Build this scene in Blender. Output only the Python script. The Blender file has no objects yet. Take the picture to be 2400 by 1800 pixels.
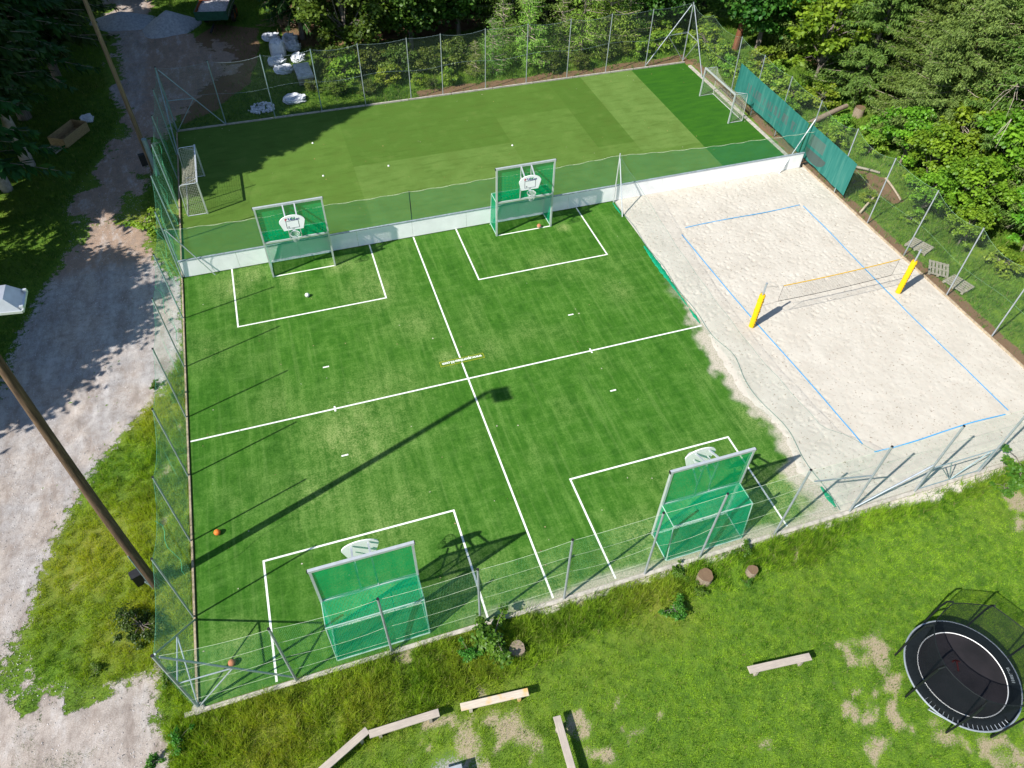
import bpy, math, random
import numpy as np
from mathutils import Vector, Matrix
random.seed(7); rng = np.random.default_rng(7)
sc = bpy.context.scene
R = math.radians

# ------------------------------------------------------------------ camera, sky, sun, exposure
cam_d = bpy.data.cameras.new("camera"); cam = bpy.data.objects.new("camera", cam_d)
sc.collection.objects.link(cam); sc.camera = cam
cam_d.sensor_width = 36; cam_d.sensor_fit = 'HORIZONTAL'; cam_d.lens = 25.425
cam_d.clip_start = 0.1; cam_d.clip_end = 900
cam.matrix_world = Matrix(((0.95018468, 0.22024487, -0.22054765, -5.3922),
                           (-0.31121975, 0.70916204, -0.6326385, -21.5249),
                           (0.01706863, 0.6697622, 0.74237946, 24.1995),
                           (0, 0, 0, 1)))
SUN = Vector((-1.039, -0.371, 1.0)).normalized()
world = bpy.data.worlds.new("World"); sc.world = world; world.use_nodes = True
nt = world.node_tree; nt.nodes.clear()
sky = nt.nodes.new('ShaderNodeTexSky'); sky.sky_type = 'NISHITA'; sky.sun_disc = False
sky.sun_elevation = math.asin(SUN.z); sky.sun_rotation = math.atan2(SUN.x, SUN.y)
sky.altitude = 900; sky.air_density = 1.0; sky.dust_density = 0.6
bg = nt.nodes.new('ShaderNodeBackground'); bg.inputs[1].default_value = 0.098
wo = nt.nodes.new('ShaderNodeOutputWorld')
nt.links.new(sky.outputs[0], bg.inputs[0]); nt.links.new(bg.outputs[0], wo.inputs[0])
sd = bpy.data.lights.new("sun", 'SUN'); sd.energy = 4.6; sd.angle = R(0.55); sd.color = (1, 0.955, 0.88)
so = bpy.data.objects.new("sun", sd); sc.collection.objects.link(so)
so.rotation_euler = SUN.to_track_quat('Z', 'Y').to_euler(); so.location = (-30, -15, 40)
sc.view_settings.view_transform = 'Standard'; sc.view_settings.look = 'None'
sc.view_settings.gamma = 1; sc.view_settings.exposure = 0.72
cy = sc.cycles
cy.max_bounces = 6; cy.diffuse_bounces = 3; cy.glossy_bounces = 2; cy.transmission_bounces = 3
cy.transparent_max_bounces = 24; cy.use_denoising = True
cy.caustics_reflective = False; cy.caustics_refractive = False

# ------------------------------------------------------------------ helpers
def link(o, parent=None):
    sc.collection.objects.link(o)
    if parent is not None: o.parent = parent
    return o
def tag(o, label=None, cat=None, group=None, kind=None):
    if label: o['label'] = label
    if cat: o['category'] = cat
    if group: o['group'] = group
    if kind: o['kind'] = kind
    return o
def thing(name, label, cat, loc=(0, 0, 0), rz=0, group=None):
    o = bpy.data.objects.new(name, None); o.empty_display_size = 0.3
    o.location = loc; o.rotation_euler = (0, 0, rz)
    link(o); tag(o, label, cat, group); return o
def copy_tree(o, parent=None):
    c = o.copy(); sc.collection.objects.link(c)
    if parent is not None: c.parent = parent
    for ch in list(o.children): copy_tree(ch, c)
    return c
def fast_mesh(name, verts, faces, mat=None, parent=None, cols=None, uvs=None, smooth=False, loc=None):
    """verts (n,3), faces (m,k) all the same k"""
    verts = np.asarray(verts, np.float32); faces = np.asarray(faces, np.int32)
    me = bpy.data.meshes.new(name)
    m, k = faces.shape
    me.vertices.add(len(verts)); me.vertices.foreach_set('co', verts.ravel())
    me.loops.add(m * k); me.loops.foreach_set('vertex_index', faces.ravel())
    me.polygons.add(m); me.polygons.foreach_set('loop_start', np.arange(0, m * k, k, dtype=np.int32))
    me.polygons.foreach_set('loop_total', np.full(m, k, np.int32))
    if smooth: me.polygons.foreach_set('use_smooth', np.ones(m, bool))
    if cols is not None:
        a = me.color_attributes.new('Col', 'FLOAT_COLOR', 'POINT')
        cc = np.ones((len(verts), 4), np.float32); cc[:, :cols.shape[1]] = cols
        a.data.foreach_set('color', cc.ravel())
    me.update(calc_edges=True)
    if mat: me.materials.append(mat)
    o = bpy.data.objects.new(name, me)
    if loc is not None: o.location = loc
    return link(o, parent)
def add_attr(o, name, vals):
    a = o.data.attributes.new(name, 'FLOAT', 'POINT'); a.data.foreach_set('value', np.asarray(vals, np.float32))

class MB:
    def __init__(s): s.v = []; s.f = []; s.mi = []; s.cur = 0
    def add(s, vs, fs):
        b = len(s.v); s.v += [tuple(v) for v in vs]
        for f in fs: s.f.append([i + b for i in f]); s.mi.append(s.cur)
    def frame(s, p, q, up=None):
        p = Vector(p); q = Vector(q); d = (q - p).normalized()
        up = Vector(up) if up else (Vector((0, 0, 1)) if abs(d.z) < 0.98 else Vector((0, 1, 0)))
        a = d.cross(up).normalized(); b = a.cross(d).normalized(); return p, q, a, b
    def bar(s, p, q, w, h=None, up=None):
        h = h or w; p, q, a, b = s.frame(p, q, up); vs = []
        for e in (p, q):
            for i, j in ((-1, -1), (1, -1), (1, 1), (-1, 1)): vs.append(e + a * (i * w / 2) + b * (j * h / 2))
        s.add(vs, [(3, 2, 1, 0), (4, 5, 6, 7), (0, 1, 5, 4), (1, 2, 6, 5), (2, 3, 7, 6), (3, 0, 4, 7)])
    def box(s, c, d, rz=0, bev=0):
        x, y, z = [k / 2 for k in d]; M = Matrix.Rotation(rz, 3, 'Z'); c = Vector(c)
        if bev:
            vs = []
            for zz, k in ((-z, bev), (-z + bev, 0), (z - bev, 0), (z, bev)):
                X, Y = x - k, y - k
                for i, j in ((-1, -1), (1, -1), (1, 1), (-1, 1)): vs.append(c + M @ Vector((i * X, j * Y, zz)))
            fs = [(3, 2, 1, 0), (12, 13, 14, 15)]
            for l in range(3):
                for i in range(4): fs.append((l * 4 + i, l * 4 + (i + 1) % 4, l * 4 + 4 + (i + 1) % 4, l * 4 + 4 + i))
            s.add(vs, fs); return
        vs = [c + M @ Vector((i * x, j * y, k * z)) for k in (-1, 1) for i, j in ((-1, -1), (1, -1), (1, 1), (-1, 1))]
        s.add(vs, [(3, 2, 1, 0), (4, 5, 6, 7), (0, 1, 5, 4), (1, 2, 6, 5), (2, 3, 7, 6), (3, 0, 4, 7)])
    def tube(s, p, q, r, r2=None, n=8, cap=True):
        r2 = r if r2 is None else r2; p, q, a, b = s.frame(p, q); vs = []
        for e, rr in ((p, r), (q, r2)):
            for i in range(n):
                t = 2 * math.pi * i / n; vs.append(e + a * (rr * math.cos(t)) + b * (rr * math.sin(t)))
        fs = [(i, (i + 1) % n, n + (i + 1) % n, n + i) for i in range(n)]
        if cap: fs += [tuple(range(n - 1, -1, -1)), tuple(range(n, 2 * n))]
        s.add(vs, fs)
    def path(s, pts, r, n=6, r2=None):
        pts = [Vector(p) for p in pts]; vs = []; m = len(pts)
        up = Vector((0, 0, 1))
        for k, p in enumerate(pts):
            d = (pts[min(k + 1, m - 1)] - pts[max(k - 1, 0)]).normalized()
            u = up if abs(d.z) < 0.95 else Vector((0, 1, 0))
            a = d.cross(u).normalized(); b = a.cross(d).normalized()
            rr = r if r2 is None else r + (r2 - r) * k / (m - 1)
            for i in range(n):
                t = 2 * math.pi * i / n; vs.append(p + a * (rr * math.cos(t)) + b * (rr * math.sin(t)))
        fs = [(k * n + i, k * n + (i + 1) % n, (k + 1) * n + (i + 1) % n, (k + 1) * n + i) for k in range(m - 1) for i in range(n)]
        fs += [tuple(range(n - 1, -1, -1)), tuple(range((m - 1) * n, m * n))]
        s.add(vs, fs)
    def ring(s, c, R0, r, n=32, m=6, axis='Z'):
        vs = []; c = Vector(c)
        for i in range(n):
            t = 2 * math.pi * i / n
            for j in range(m):
                u = 2 * math.pi * j / m; rr = R0 + r * math.cos(u)
                vs.append(c + Vector((rr * math.cos(t), rr * math.sin(t), r * math.sin(u))))
        s.add(vs, [(i * m + j, ((i + 1) % n) * m + j, ((i + 1) % n) * m + (j + 1) % m, i * m + (j + 1) % m) for i in range(n) for j in range(m)])
    def lathe(s, prof, c=(0, 0, 0), n=24):
        vs = []; c = Vector(c)
        for r, z in prof:
            for i in range(n):
                t = 2 * math.pi * i / n; vs.append(c + Vector((r * math.cos(t), r * math.sin(t), z)))
        m = len(prof)
        fs = [(k * n + i, k * n + (i + 1) % n, (k + 1) * n + (i + 1) % n, (k + 1) * n + i) for k in range(m - 1) for i in range(n)]
        fs += [tuple(range(n - 1, -1, -1)), tuple(range((m - 1) * n, m * n))]
        s.add(vs, fs)
    def prism(s, outline, z0, z1, tr=None):
        n = len(outline); tr = tr or (lambda v: v)
        vs = [tr(Vector((x, y, z0))) for x, y in outline] + [tr(Vector((x, y, z1))) for x, y in outline]
        s.add(vs, [tuple(range(n - 1, -1, -1)), tuple(range(n, 2 * n))] + [(i, (i + 1) % n, n + (i + 1) % n, n + i) for i in range(n)])
    def build(s, name, mats, parent=None, smooth=False, loc=None):
        me = bpy.data.meshes.new(name); me.from_pydata(s.v, [], s.f)
        if not isinstance(mats, (list, tuple)): mats = [mats]
        for m in mats: me.materials.append(m)
        for p, i in zip(me.polygons, s.mi): p.material_index = i
        if smooth:
            for p in me.polygons: p.use_smooth = True
            me.set_sharp_from_angle(angle=R(40))
        me.update(); o = bpy.data.objects.new(name, me)
        if loc is not None: o.location = loc
        return link(o, parent)

# value noise (numpy) used for shapes and for where plants grow
_tab = np.random.default_rng(3).random((256, 256))
def vnoise(x, y, s=1.0, o=0):
    x = np.asarray(x, float) / s + 91.7 + o * 17.3; y = np.asarray(y, float) / s + 57.1 + o * 9.1
    xi = np.floor(x).astype(int); yi = np.floor(y).astype(int); fx = x - xi; fy = y - yi
    fx = fx * fx * (3 - 2 * fx); fy = fy * fy * (3 - 2 * fy)
    g = lambda a, b: _tab[a & 255, b & 255]
    return (g(xi, yi) * (1 - fx) + g(xi + 1, yi) * fx) * (1 - fy) + (g(xi, yi + 1) * (1 - fx) + g(xi + 1, yi + 1) * fx) * fy
def fbm(x, y, s=1.0, o=0, n=4):
    t = 0; a = 1; w = 0
    for k in range(n): t = t + a * vnoise(x, y, s / 2 ** k, o + k); w += a; a *= .55
    return t / w
def sstep(a, b, x): t = np.clip((x - a) / (b - a), 0, 1); return t * t * (3 - 2 * t)
def inpoly_dist(x, y, poly):
    """signed distance, positive inside"""
    x = np.asarray(x, float); y = np.asarray(y, float); d = np.full(x.shape, 1e9); ins = np.zeros(x.shape, bool)
    n = len(poly)
    for i in range(n):
        ax, ay = poly[i]; bx, by = poly[(i + 1) % n]; ex, ey = bx - ax, by - ay
        t = np.clip(((x - ax) * ex + (y - ay) * ey) / (ex * ex + ey * ey + 1e-12), 0, 1)
        d = np.minimum(d, np.hypot(x - ax - t * ex, y - ay - t * ey))
        c = ((ay > y) != (by > y)) & (x < (bx - ax) * (y - ay) / (by - ay + 1e-12) + ax); ins ^= c
    return np.where(ins, d, -d)

# ------------------------------------------------------------------ materials
class N:
    def __init__(s, name):
        s.m = bpy.data.materials.new(name); s.m.use_nodes = True; s.t = s.m.node_tree
        s.b = s.t.nodes['Principled BSDF']; s.out = s.t.nodes['Material Output']
        s.b.inputs['Specular IOR Level'].default_value = 0.3
    def n(s, typ, **kw):
        nd = s.t.nodes.new('ShaderNode' + typ)
        for k, v in kw.items():
            if k in ('op',): nd.operation = v
            elif isinstance(k, str) and hasattr(nd, k): setattr(nd, k, v)
        return nd
    def l(s, a, b): s.t.links.new(a, b)
    def coord(s, kind='Object', scale=(1, 1, 1)):
        c = s.n('TexCoord'); mp = s.n('Mapping'); mp.inputs['Scale'].default_value = scale
        s.l(c.outputs[kind], mp.inputs[0]); return mp.outputs[0]
    def noise(s, vec, scale, detail=4, rough=.55, dist=0):
        t = s.n('TexNoise'); t.inputs['Scale'].default_value = scale; t.inputs['Detail'].default_value = detail
        t.inputs['Roughness'].default_value = rough; t.inputs['Distortion'].default_value = dist
        if vec: s.l(vec, t.inputs['Vector'])
        return t.outputs['Fac']
    def ramp(s, f, stops):
        r = s.n('ValToRGB'); e = r.color_ramp.elements
        while len(e) < len(stops): e.new(.5)
        for i, (p, c) in enumerate(stops):
            e[i].position = p; e[i].color = (c if len(c) == 4 else tuple(c) + (1,)) if hasattr(c, '__len__') else (c, c, c, 1)
        s.l(f, r.inputs[0]); return r.outputs[0]
    def mix(s, f, a, b, bt='MIX'):
        m = s.n('Mix'); m.data_type = 'RGBA'; m.blend_type = bt
        for sock, val in ((m.inputs[0], f), (m.inputs[6], a), (m.inputs[7], b)):
            if isinstance(val, (int, float)): sock.default_value = val
            elif isinstance(val, tuple): sock.default_value = val if len(val) == 4 else val + (1,)
            else: s.l(val, sock)
        return m.outputs[2]
    def math(s, op, a, b=0.0, c=None, clamp=False):
        m = s.n('Math'); m.operation = op; m.use_clamp = clamp
        for i, val in enumerate((a, b) if c is None else (a, b, c)):
            if isinstance(val, (int, float)): m.inputs[i].default_value = val
            else: s.l(val, m.inputs[i])
        return m.outputs[0]
    def attr(s, name, out='Fac'):
        a = s.n('Attribute'); a.attribute_name = name; return a.outputs[out]
    def bump(s, h, st=.5, dist=.02):
        b = s.n('Bump'); b.inputs['Strength'].default_value = st; b.inputs['Distance'].default_value = dist
        s.l(h, b.inputs['Height']); s.l(b.outputs[0], s.b.inputs['Normal']); return b.outputs[0]
    def base(s, c):
        if isinstance(c, tuple): s.b.inputs['Base Color'].default_value = c if len(c) == 4 else c + (1,)
        else: s.l(c, s.b.inputs['Base Color'])
    def set(s, rough=None, metal=None):
        if rough is not None: s.b.inputs['Roughness'].default_value = rough
        if metal is not None: s.b.inputs['Metallic'].default_value = metal
        return s.m
    def sep(s, vec): x = s.n('SeparateXYZ'); s.l(vec, x.inputs[0]); return x.outputs

def simple(name, col, rough=.6, metal=0, var=.25, scale=8, bump=0, stretch=(1, 1, 1)):
    k = N(name); v = k.coord('Object', stretch); f = k.noise(v, scale, 5)
    d = tuple(c * (1 - var) for c in col); h = tuple(min(1, c * (1 + var)) for c in col)
    k.base(k.ramp(f, [(.3, d), (.7, h)]))
    if bump: k.bump(k.noise(v, scale * 4, 4), bump, .01)
    return k.set(rough, metal)

def net_mat(name, col, spacing, width, diag=False, trans=.3):
    k = N(name); k.b.inputs['Roughness'].default_value = .8; k.b.inputs['Specular IOR Level'].default_value = .08
    k.base(k.ramp(k.noise(k.coord('UV'), .8, 3), [(.3, tuple(c * .8 for c in col)), (.7, tuple(min(1, c * 1.2) for c in col))]))
    uv = k.coord('UV'); 
    if diag:
        mp = uv.node; mp.inputs['Rotation'].default_value = (0, 0, R(45))
    x, y, _ = k.sep(uv)
    sx = k.math('LESS_THAN', k.math('FRACT', k.math('DIVIDE', x, spacing)), width / spacing)
    sy = k.math('LESS_THAN', k.math('FRACT', k.math('DIVIDE', y, spacing)), width / spacing)
    a = k.math('MAXIMUM', sx, sy)
    tr = k.n('BsdfTransparent'); tl = k.n('BsdfTranslucent'); tl.inputs[0].default_value = tuple(min(1, c_ * 1.2) for c_ in col) + (1,)
    m1 = k.n('MixShader'); m1.inputs[0].default_value = trans; k.l(k.b.outputs[0], m1.inputs[1]); k.l(tl.outputs[0], m1.inputs[2])
    m2 = k.n('MixShader'); k.l(a, m2.inputs[0]); k.l(tr.outputs[0], m2.inputs[1]); k.l(m1.outputs[0], m2.inputs[2])
    k.l(m2.outputs[0], k.out.inputs[0]); return k.m

def leaf_mat(name, trans=.35, gloss=.45, var=.25):
    k = N(name); c = k.attr('Col', 'Color')
    oi = k.n('ObjectInfo'); hs = k.n('HueSaturation'); k.l(c, hs.inputs['Color'])
    k.l(k.math('MULTIPLY_ADD', oi.outputs['Random'], .06, .47), hs.inputs['Hue'])
    k.l(k.math('MULTIPLY_ADD', oi.outputs['Random'], var, 1 - var / 2), hs.inputs['Value'])
    k.base(hs.outputs[0]); k.b.inputs['Roughness'].default_value = gloss
    tl = k.n('BsdfTranslucent'); mc = k.mix(1.0, hs.outputs[0], (1.25, 1.2, .5), 'MULTIPLY'); k.l(mc, tl.inputs[0])
    m = k.n('MixShader'); m.inputs[0].default_value = trans; k.l(k.b.outputs[0], m.inputs[1]); k.l(tl.outputs[0], m.inputs[2])
    k.l(m.outputs[0], k.out.inputs[0]); return k.m

M = {}
M['galv'] = simple('galvanised_steel', (.42, .46, .50), .42, .55, .12, 6)
M['galvdark'] = simple('weathered_steel', (.30, .40, .42), .5, .4, .15, 6)
M['alu'] = simple('aluminium_profile', (.62, .65, .66), .35, .45, .08, 5)
M['greenalu'] = simple('pale_green_tube', (.45, .62, .55), .45, .3, .1, 5)
M['blackcap'] = simple('black_plastic', (.02, .02, .022), .5)
M['white'] = simple('white_board', (.88, .88, .87), .45, 0, .05, 2)
M['whiteplastic'] = simple('white_sheet', (.62, .65, .70), .5, 0, .12, 6, .3)
M['line'] = simple('line_paint', (.78, .80, .72), .8, 0, .10, 9)
M['concrete'] = simple('concrete_kerb', (.42, .39, .34), .9, 0, .25, 5, .4)
M['wood_edge'] = simple('wood_board', (.36, .29, .20), .85, 0, .35, 7, .3, (1, 1, 1))
M['yellow'] = simple('yellow_padding', (.74, .43, .004), .45, 0, .05, 4)
M['blue'] = simple('blue_band', (.04, .31, .60), .6, 0, .15, 4)
M['black'] = simple('black_fabric', (.007, .010, .011), .55, 0, .3, 20)
M['orange'] = simple('orange_rubber', (.75, .19, .03), .6, 0, .12, 40, .3)
M['brownball'] = simple('worn_orange_rubber', (.42, .16, .08), .7, 0, .2, 40, .3)
M['ballwhite'] = simple('ball_white', (.75, .74, .70), .5, 0, .1, 30)
M['rust'] = simple('rusty_steel', (.33, .09, .025), .8, .1, .5, 3, .4)
M['greenpaint'] = simple('dark_green_paint', (.02, .09, .06), .5, .1, .3, 3)
M['rubble'] = simple('pale_rubble', (.45, .42, .42), .9, 0, .5, 14, .6)
M['rope'] = simple('pale_rope', (.55, .62, .45), .8)
M['pallet'] = simple('weathered_pallet_wood', (.30, .28, .22), .9, 0, .35, 5, .3, (1, 6, 1))
M['log'] = simple('grey_log_bark', (.24, .19, .14), .95, 0, .4, 7, .6, (1, 4, 4))
M['boot'] = simple('grey_tin', (.45, .47, .5), .4, .4, .15, 3)
M['red'] = simple('faded_red_print', (.05, .006, .006), .7)

def wood_bench(name, col, col2, var=.3):
    k = N(name); v = k.coord('Object', (1.2, 14, 6)); f = k.noise(v, 3, 6, .65, .4)
    g = k.noise(k.coord('Object', (1, 1, 1)), 1.7, 3)
    c = k.ramp(f, [(.25, tuple(c * (1 - var) for c in col)), (.6, col), (.8, tuple(c * 1.25 for c in col))])
    c = k.mix(k.ramp(g, [(.5, 0.), (.62, 1.)]), c, col2); k.base(c); k.bump(f, .4, .01); return k.set(.85)
M['bench'] = wood_bench('weathered_bench_wood', (.44, .38, .32), (.36, .31, .27))
M['bench2'] = wood_bench('sun_bleached_bench_wood', (.58, .50, .40), (.62, .38, .14))
def pole_wood(name, a, b):
    k = N(name); v = k.coord('Object', (5, 5, .35)); f = k.noise(v, 3, 6, .7, .6)
    k.base(k.ramp(f, [(.3, a), (.55, tuple((p + q) / 2 for p, q in zip(a, b))), (.7, b)])); k.bump(f, .7, .02); return k.set(.9)
M['pole'] = pole_wood('brown_pole_wood', (.035, .022, .014), (.20, .13, .075))
M['pole2'] = pole_wood('light_pole_wood', (.10, .07, .04), (.34, .25, .15))
M['bark'] = pole_wood('grey_spruce_bark', (.07, .055, .045), (.30, .26, .22))
M['redbark'] = pole_wood('reddish_pine_bark', (.08, .03, .015), (.30, .12, .06))
k = N('stump_top'); v = k.coord('Object'); w = k.n('TexWave'); w.wave_type = 'RINGS'; w.rings_direction = 'Z'
w.inputs['Scale'].default_value = 9; w.inputs['Distortion'].default_value = 3; k.l(v, w.inputs[0])
k.base(k.mix(k.noise(v, 6), k.ramp(w.outputs[0], [(.2, (.17, .105, .06)), (.8, (.27, .18, .105))]), (.11, .07, .045))); M['stump'] = k.set(.9)

M['leaf'] = leaf_mat('broad_leaves', .38, .45)
M['needle'] = leaf_mat('conifer_needles', .26, .6)
M['grass'] = leaf_mat('grass_blades', .45, .6, 0)
GN = dict(
    fence=net_mat('green_fence_net', (.22, .62, .38), .05, .0027, False, .35),
    front=net_mat('green_front_net', (.16, .50, .28), .05, .0026, False, .35),
    back=net_mat('grey_chain_link', (.12, .17, .13), .055, .0030, True, .1),
    low=net_mat('green_low_net', (.05, .33, .18), .045, .0075, False, .4),
    goal=net_mat('dense_green_goal_net', (.0, .43, .20), .045, .0145, False, .38),
    panel=net_mat('bright_green_panel_net', (.0, .44, .14), .035, .016, False, .4),
    soccer=net_mat('white_soccer_net', (.62, .60, .50), .10, .011, False, .2),
    divider=net_mat('thin_divider_net', (.22, .42, .33), .05, .0019, True, .3),
    volley=net_mat('black_volley_net', (.05, .05, .04), .10, .0055, False, .1),
    tramp=net_mat('black_enclosure_net', (.01, .015, .018), .012, .0030, False, .1),
    hoop=net_mat('white_hoop_net', (.7, .72, .7), .06, .010, True, .2),
    banner=None)

# ------------------------------------------------------------------ regions of the ground
ROAD = [(-40, -34), (-30, -34), (-14.2, -13.6), (-12.9, -12.9), (-12.9, -11.9), (-13.4, -11.2), (-13.2, -9.4), (-14.9, -9.7),
        (-17.2, -8.9), (-17.6, -7.2), (-17.3, -4.4), (-16.4, -1.9), (-15.7, -.2), (-14.8, 1.1), (-13.2, 3.1), (-12.6, 4.6), (-12.15, 6.3),
        (-12.1, 10.9), (-13.1, 12), (-13.7, 15), (-14.3, 18.5), (-13.7, 22), (-12.8, 26.5), (-11, 29), (-9.2, 31), (-7, 34), (-7.6, 38),
        (-9.5, 41.5), (-11, 42), (-14, 45), (-13, 56), (-18, 56), (-17.2, 43), (-16.6, 34), (-15.4, 30), (-16.5, 25), (-18.3, 19.5),
        (-17.5, 16.5), (-18.6, 12.5), (-19.5, 8.8), (-19.9, 5), (-23, 0), (-30, -3), (-40, -8)]
def m_road(x, y): return inpoly_dist(x, y, ROAD)
COURT = (-12.0, 24.95, -11.15, 26.45)
def d_court(x, y):
    a, b, c, d = COURT
    return np.minimum(np.minimum(x - a, b - x), np.minimum(y - c, d - y))      # positive inside
def blobs(x, y, L):
    t = np.zeros(np.shape(x))
    for bx, by, r, w in L: t = np.maximum(t, w * np.exp(-((x - bx) ** 2 + (y - by) ** 2) / (r * r)))
    return t
BARE = [(-1.9, -14.7, .5, .9), (-3.6, -15.9, .8, 1), (-5.8, -14.7, .5, .8), (-.4, -16.3, .6, .9), (.6, -15.2, .35, .8), (4.4, -17.6, .4, .8), (7.9, -18.9, .5, .8), (10.6, -15.4, .6, .9), (9.0, -16.0, .4, .9), (7.9, -16.6, .35, .8), (2.2, -15.9, .3, .7), (13.0, -20.4, .9, 1), (-3.2, -13.3, .3, .7), (-4.2, -14.7, .9, 1), (-5.2, -14.1, .45, .8), (-3.1, -14.7, .7, 1), (-2.4, -15.6, .9, 1), (-.8, -15.5, .55, .9), (.9, -15.9, .5, .8), (-4.8, -15.4, 1.0, .9),
        (9.9, -16.1, .8, 1.1), (9.5, -17.3, .75, 1.1), (9.1, -18.4, .6, .9), (10.3, -19.4, .8, .9), (11.8, -20.2, .9, 1), (8.7, -17.2, .35, .8), (6, -16.9, .35, .7), (7.0, -17.4, .35, .7),
        (12.8, -16.0, .6, .8), (13.4, -17.5, .8, .7), (8.0, -17.9, .4, .75), (19.5, -13.0, 1.3, .8), (18.2, -13.8, .7, .7), (8.6, -12.0, .4, .8), (9.3, -12.1, .3, .8), (-8, -12.5, .5, .6), (3.0, -17.2, .3, .6), (1.9, -13.9, .3, .6),
        (-13.0, -1.5, .55, .9), (-12.6, -3.5, .5, .9), (-12.7, 1.0, .5, .9), (-5.3, -11.6, .55, 1.0), (-4.9, -11.7, .5, 1.0), (-.6, -11.35, .7, 1.0), (.9, -11.4, .5, .9), (7.7, -11.5, .5, .8), (-14.2, -8.9, .6, .8), (-16.2, -5.2, .4, .6)]
def m_bare(x, y):
    x0_, y0_ = x, y; x = x + 1.3 * (fbm(x0_, y0_, .7, 91, 3) - .5); y = y + 1.3 * (fbm(x0_, y0_, .7, 95, 3) - .5)
    b = blobs(x, y, BARE) * (.75 + .5 * vnoise(x, y, .35, 6)) + 1.15 * (fbm(x, y, .8, 5) - .52) * sstep(.05, .3, blobs(x, y, BARE)) + .2 * (fbm(x, y, .3, 7) - .5) - .02
    return .85 * sstep(.40, .95, b + .35 * (vnoise(x, y, .22, 8) - .5))
def m_brown(x, y):
    """leaf litter and bare soil along the rear and right fences, on the yard and under the woods"""
    a = sstep(1.3, 0, np.abs(y - 27.1)) * (x > 4) * (x < 25) + sstep(1.0, 0, np.abs(x - 25.35)) * (y > -9) * (y < 27) * .9
    yard = sstep(.0, 1.0, inpoly_dist(x, y, [(-12.5, 26), (-9, 28.3), (-6.5, 32), (-5.5, 36), (-5, 42), (-9, 44), (-12, 40)]))
    pth = sstep(-.3, .5, inpoly_dist(x, y, [(25.6, 9.4), (27.4, 11), (29.3, 8.5), (28.7, 6.0), (27.6, 5.8), (27.2, 7.6)])) + .8 * sstep(-.2, .5, inpoly_dist(x, y, [(26.6, 11), (28, 14.6), (29.4, 14), (28.4, 11.2)]))
    woods = sstep(0, 4, y - 34) * (x > -4) + sstep(0, 5, x - 31) + sstep(-19.5, -23, x) * .7
    rd = sstep(-.8, 1.5, m_road(x, y)) * sstep(11, 14, y) * sstep(31, 27, y)
    return np.clip(sstep(.35, .75, (a + .9 * yard + pth + .8 * woods) * .8 + .5 * (fbm(x, y, 1.6, 9) - .35)), 0, 1) * 1.0
def m_dry(x, y):
    """yellowish, mossy or dry turf"""
    v = blobs(x, y, [(-15.3, -4.5, 2.6, .9), (-14.0, -7.6, 1.6, .9), (-13.6, 2.0, 1.6, .8), (-10, -12.7, 2.2, 1), (-7, -12.5, 1.6, 1), (-3.5, -12.4, 1.8, .7), (3.5, -12.3, 1.4, .8), (-14, 16.5, 1.5, .9)])
    return np.clip(v + .6 * (fbm(x, y, 3, 21) - .45), 0, 1)

# ------------------------------------------------------------------ ground sheet
def axis_pts(lo, hi, step, far):
    core = np.arange(lo, hi + 1e-6, step); out = [hi + (far - hi) * t for t in (.03, .1, .25, .5, 1)]; inn = [lo - (far + lo) * t for t in (1, .5, .25, .1, .03)]
    return np.array([-far] + [lo - (far + lo) * t for t in (.5, .25, .1, .03)] + list(core) + out)
gx = axis_pts(-32, 52, .22, 300); gy = axis_pts(-26, 60, .22, 300)
X, Y = np.meshgrid(gx, gy, indexing='ij'); nx, ny = X.shape
dc = d_court(X, Y)
und = .10 * (fbm(X, Y, 3.5, 31) - .5) + .03 * (fbm(X, Y, .7, 33, 2) - .5)
rough_w = sstep(0, 1.2, -dc)
def mound(x, y, dcc):
    zn = sstep(-12.9, -12.2, y) * sstep(-11.3, -11.8, y) * (x > -13) + sstep(-18.5, -17, x) * sstep(-12.4, -13, x) * sstep(8, 5, y) * sstep(-12, -10, y) + sstep(25.4, 26.4, x) + sstep(26.8, 28, y) * (x > 0)
    return np.clip(zn, 0, 1) * .20 * (fbm(x, y, .75, 36, 3) - .42) * (1 - m_bare(x, y)) * sstep(.2, .6, -dcc)
und = und + mound(X, Y, dc) / np.maximum(rough_w, .2)
Z = -.03 + und * rough_w - .05 * sstep(-.25, .3, dc)
Z += .05 * sstep(4, 14, X - 27) * (X - 27) * (X > 27) * sstep(200, 60, X)        # bank rising into the right-hand wood
Z = np.where(dc > .3, -.12, Z)
def gz(x, y):
    dcc = d_court(x, y); x = np.asarray(x, float)
    z = -.03 + (.10 * (fbm(x, y, 3.5, 31) - .5) + .03 * (fbm(x, y, .7, 33, 2) - .5)) * sstep(0, 1.2, -dcc)
    z = z + np.where(sstep(0, 1.2, -dcc) > .2, mound(x, y, dcc), mound(x, y, dcc) * 5 * sstep(0, 1.2, -dcc))
    return z + .05 * sstep(4, 14, x - 27) * (x - 27) * (x > 27)
def grid_faces(nx, ny):
    i = np.arange(nx - 1)[:, None] * ny + np.arange(ny - 1)[None, :]; i = i.ravel()
    return np.stack([i, i + ny, i + ny + 1, i + 1], 1)
V = np.stack([X, Y, Z], -1).reshape(-1, 3)
k = N('grassy_ground'); v = k.coord('Object')
big = k.noise(v, .35, 5); mid = k.noise(v, 2.2, 5, .6); fine = k.noise(v, 22, 4, .7); vf = k.noise(v, 75, 3, .7)
g1 = k.ramp(mid, [(.3, (.070, .15, .012)), (.5, (.125, .235, .016)), (.7, (.20, .31, .024))])
g1 = k.mix(k.ramp(fine, [(.35, 0.), (.65, .8)]), g1, (.04, .09, .010))
dry = k.mix(fine, (.16, .19, .02), (.27, .26, .05))
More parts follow.
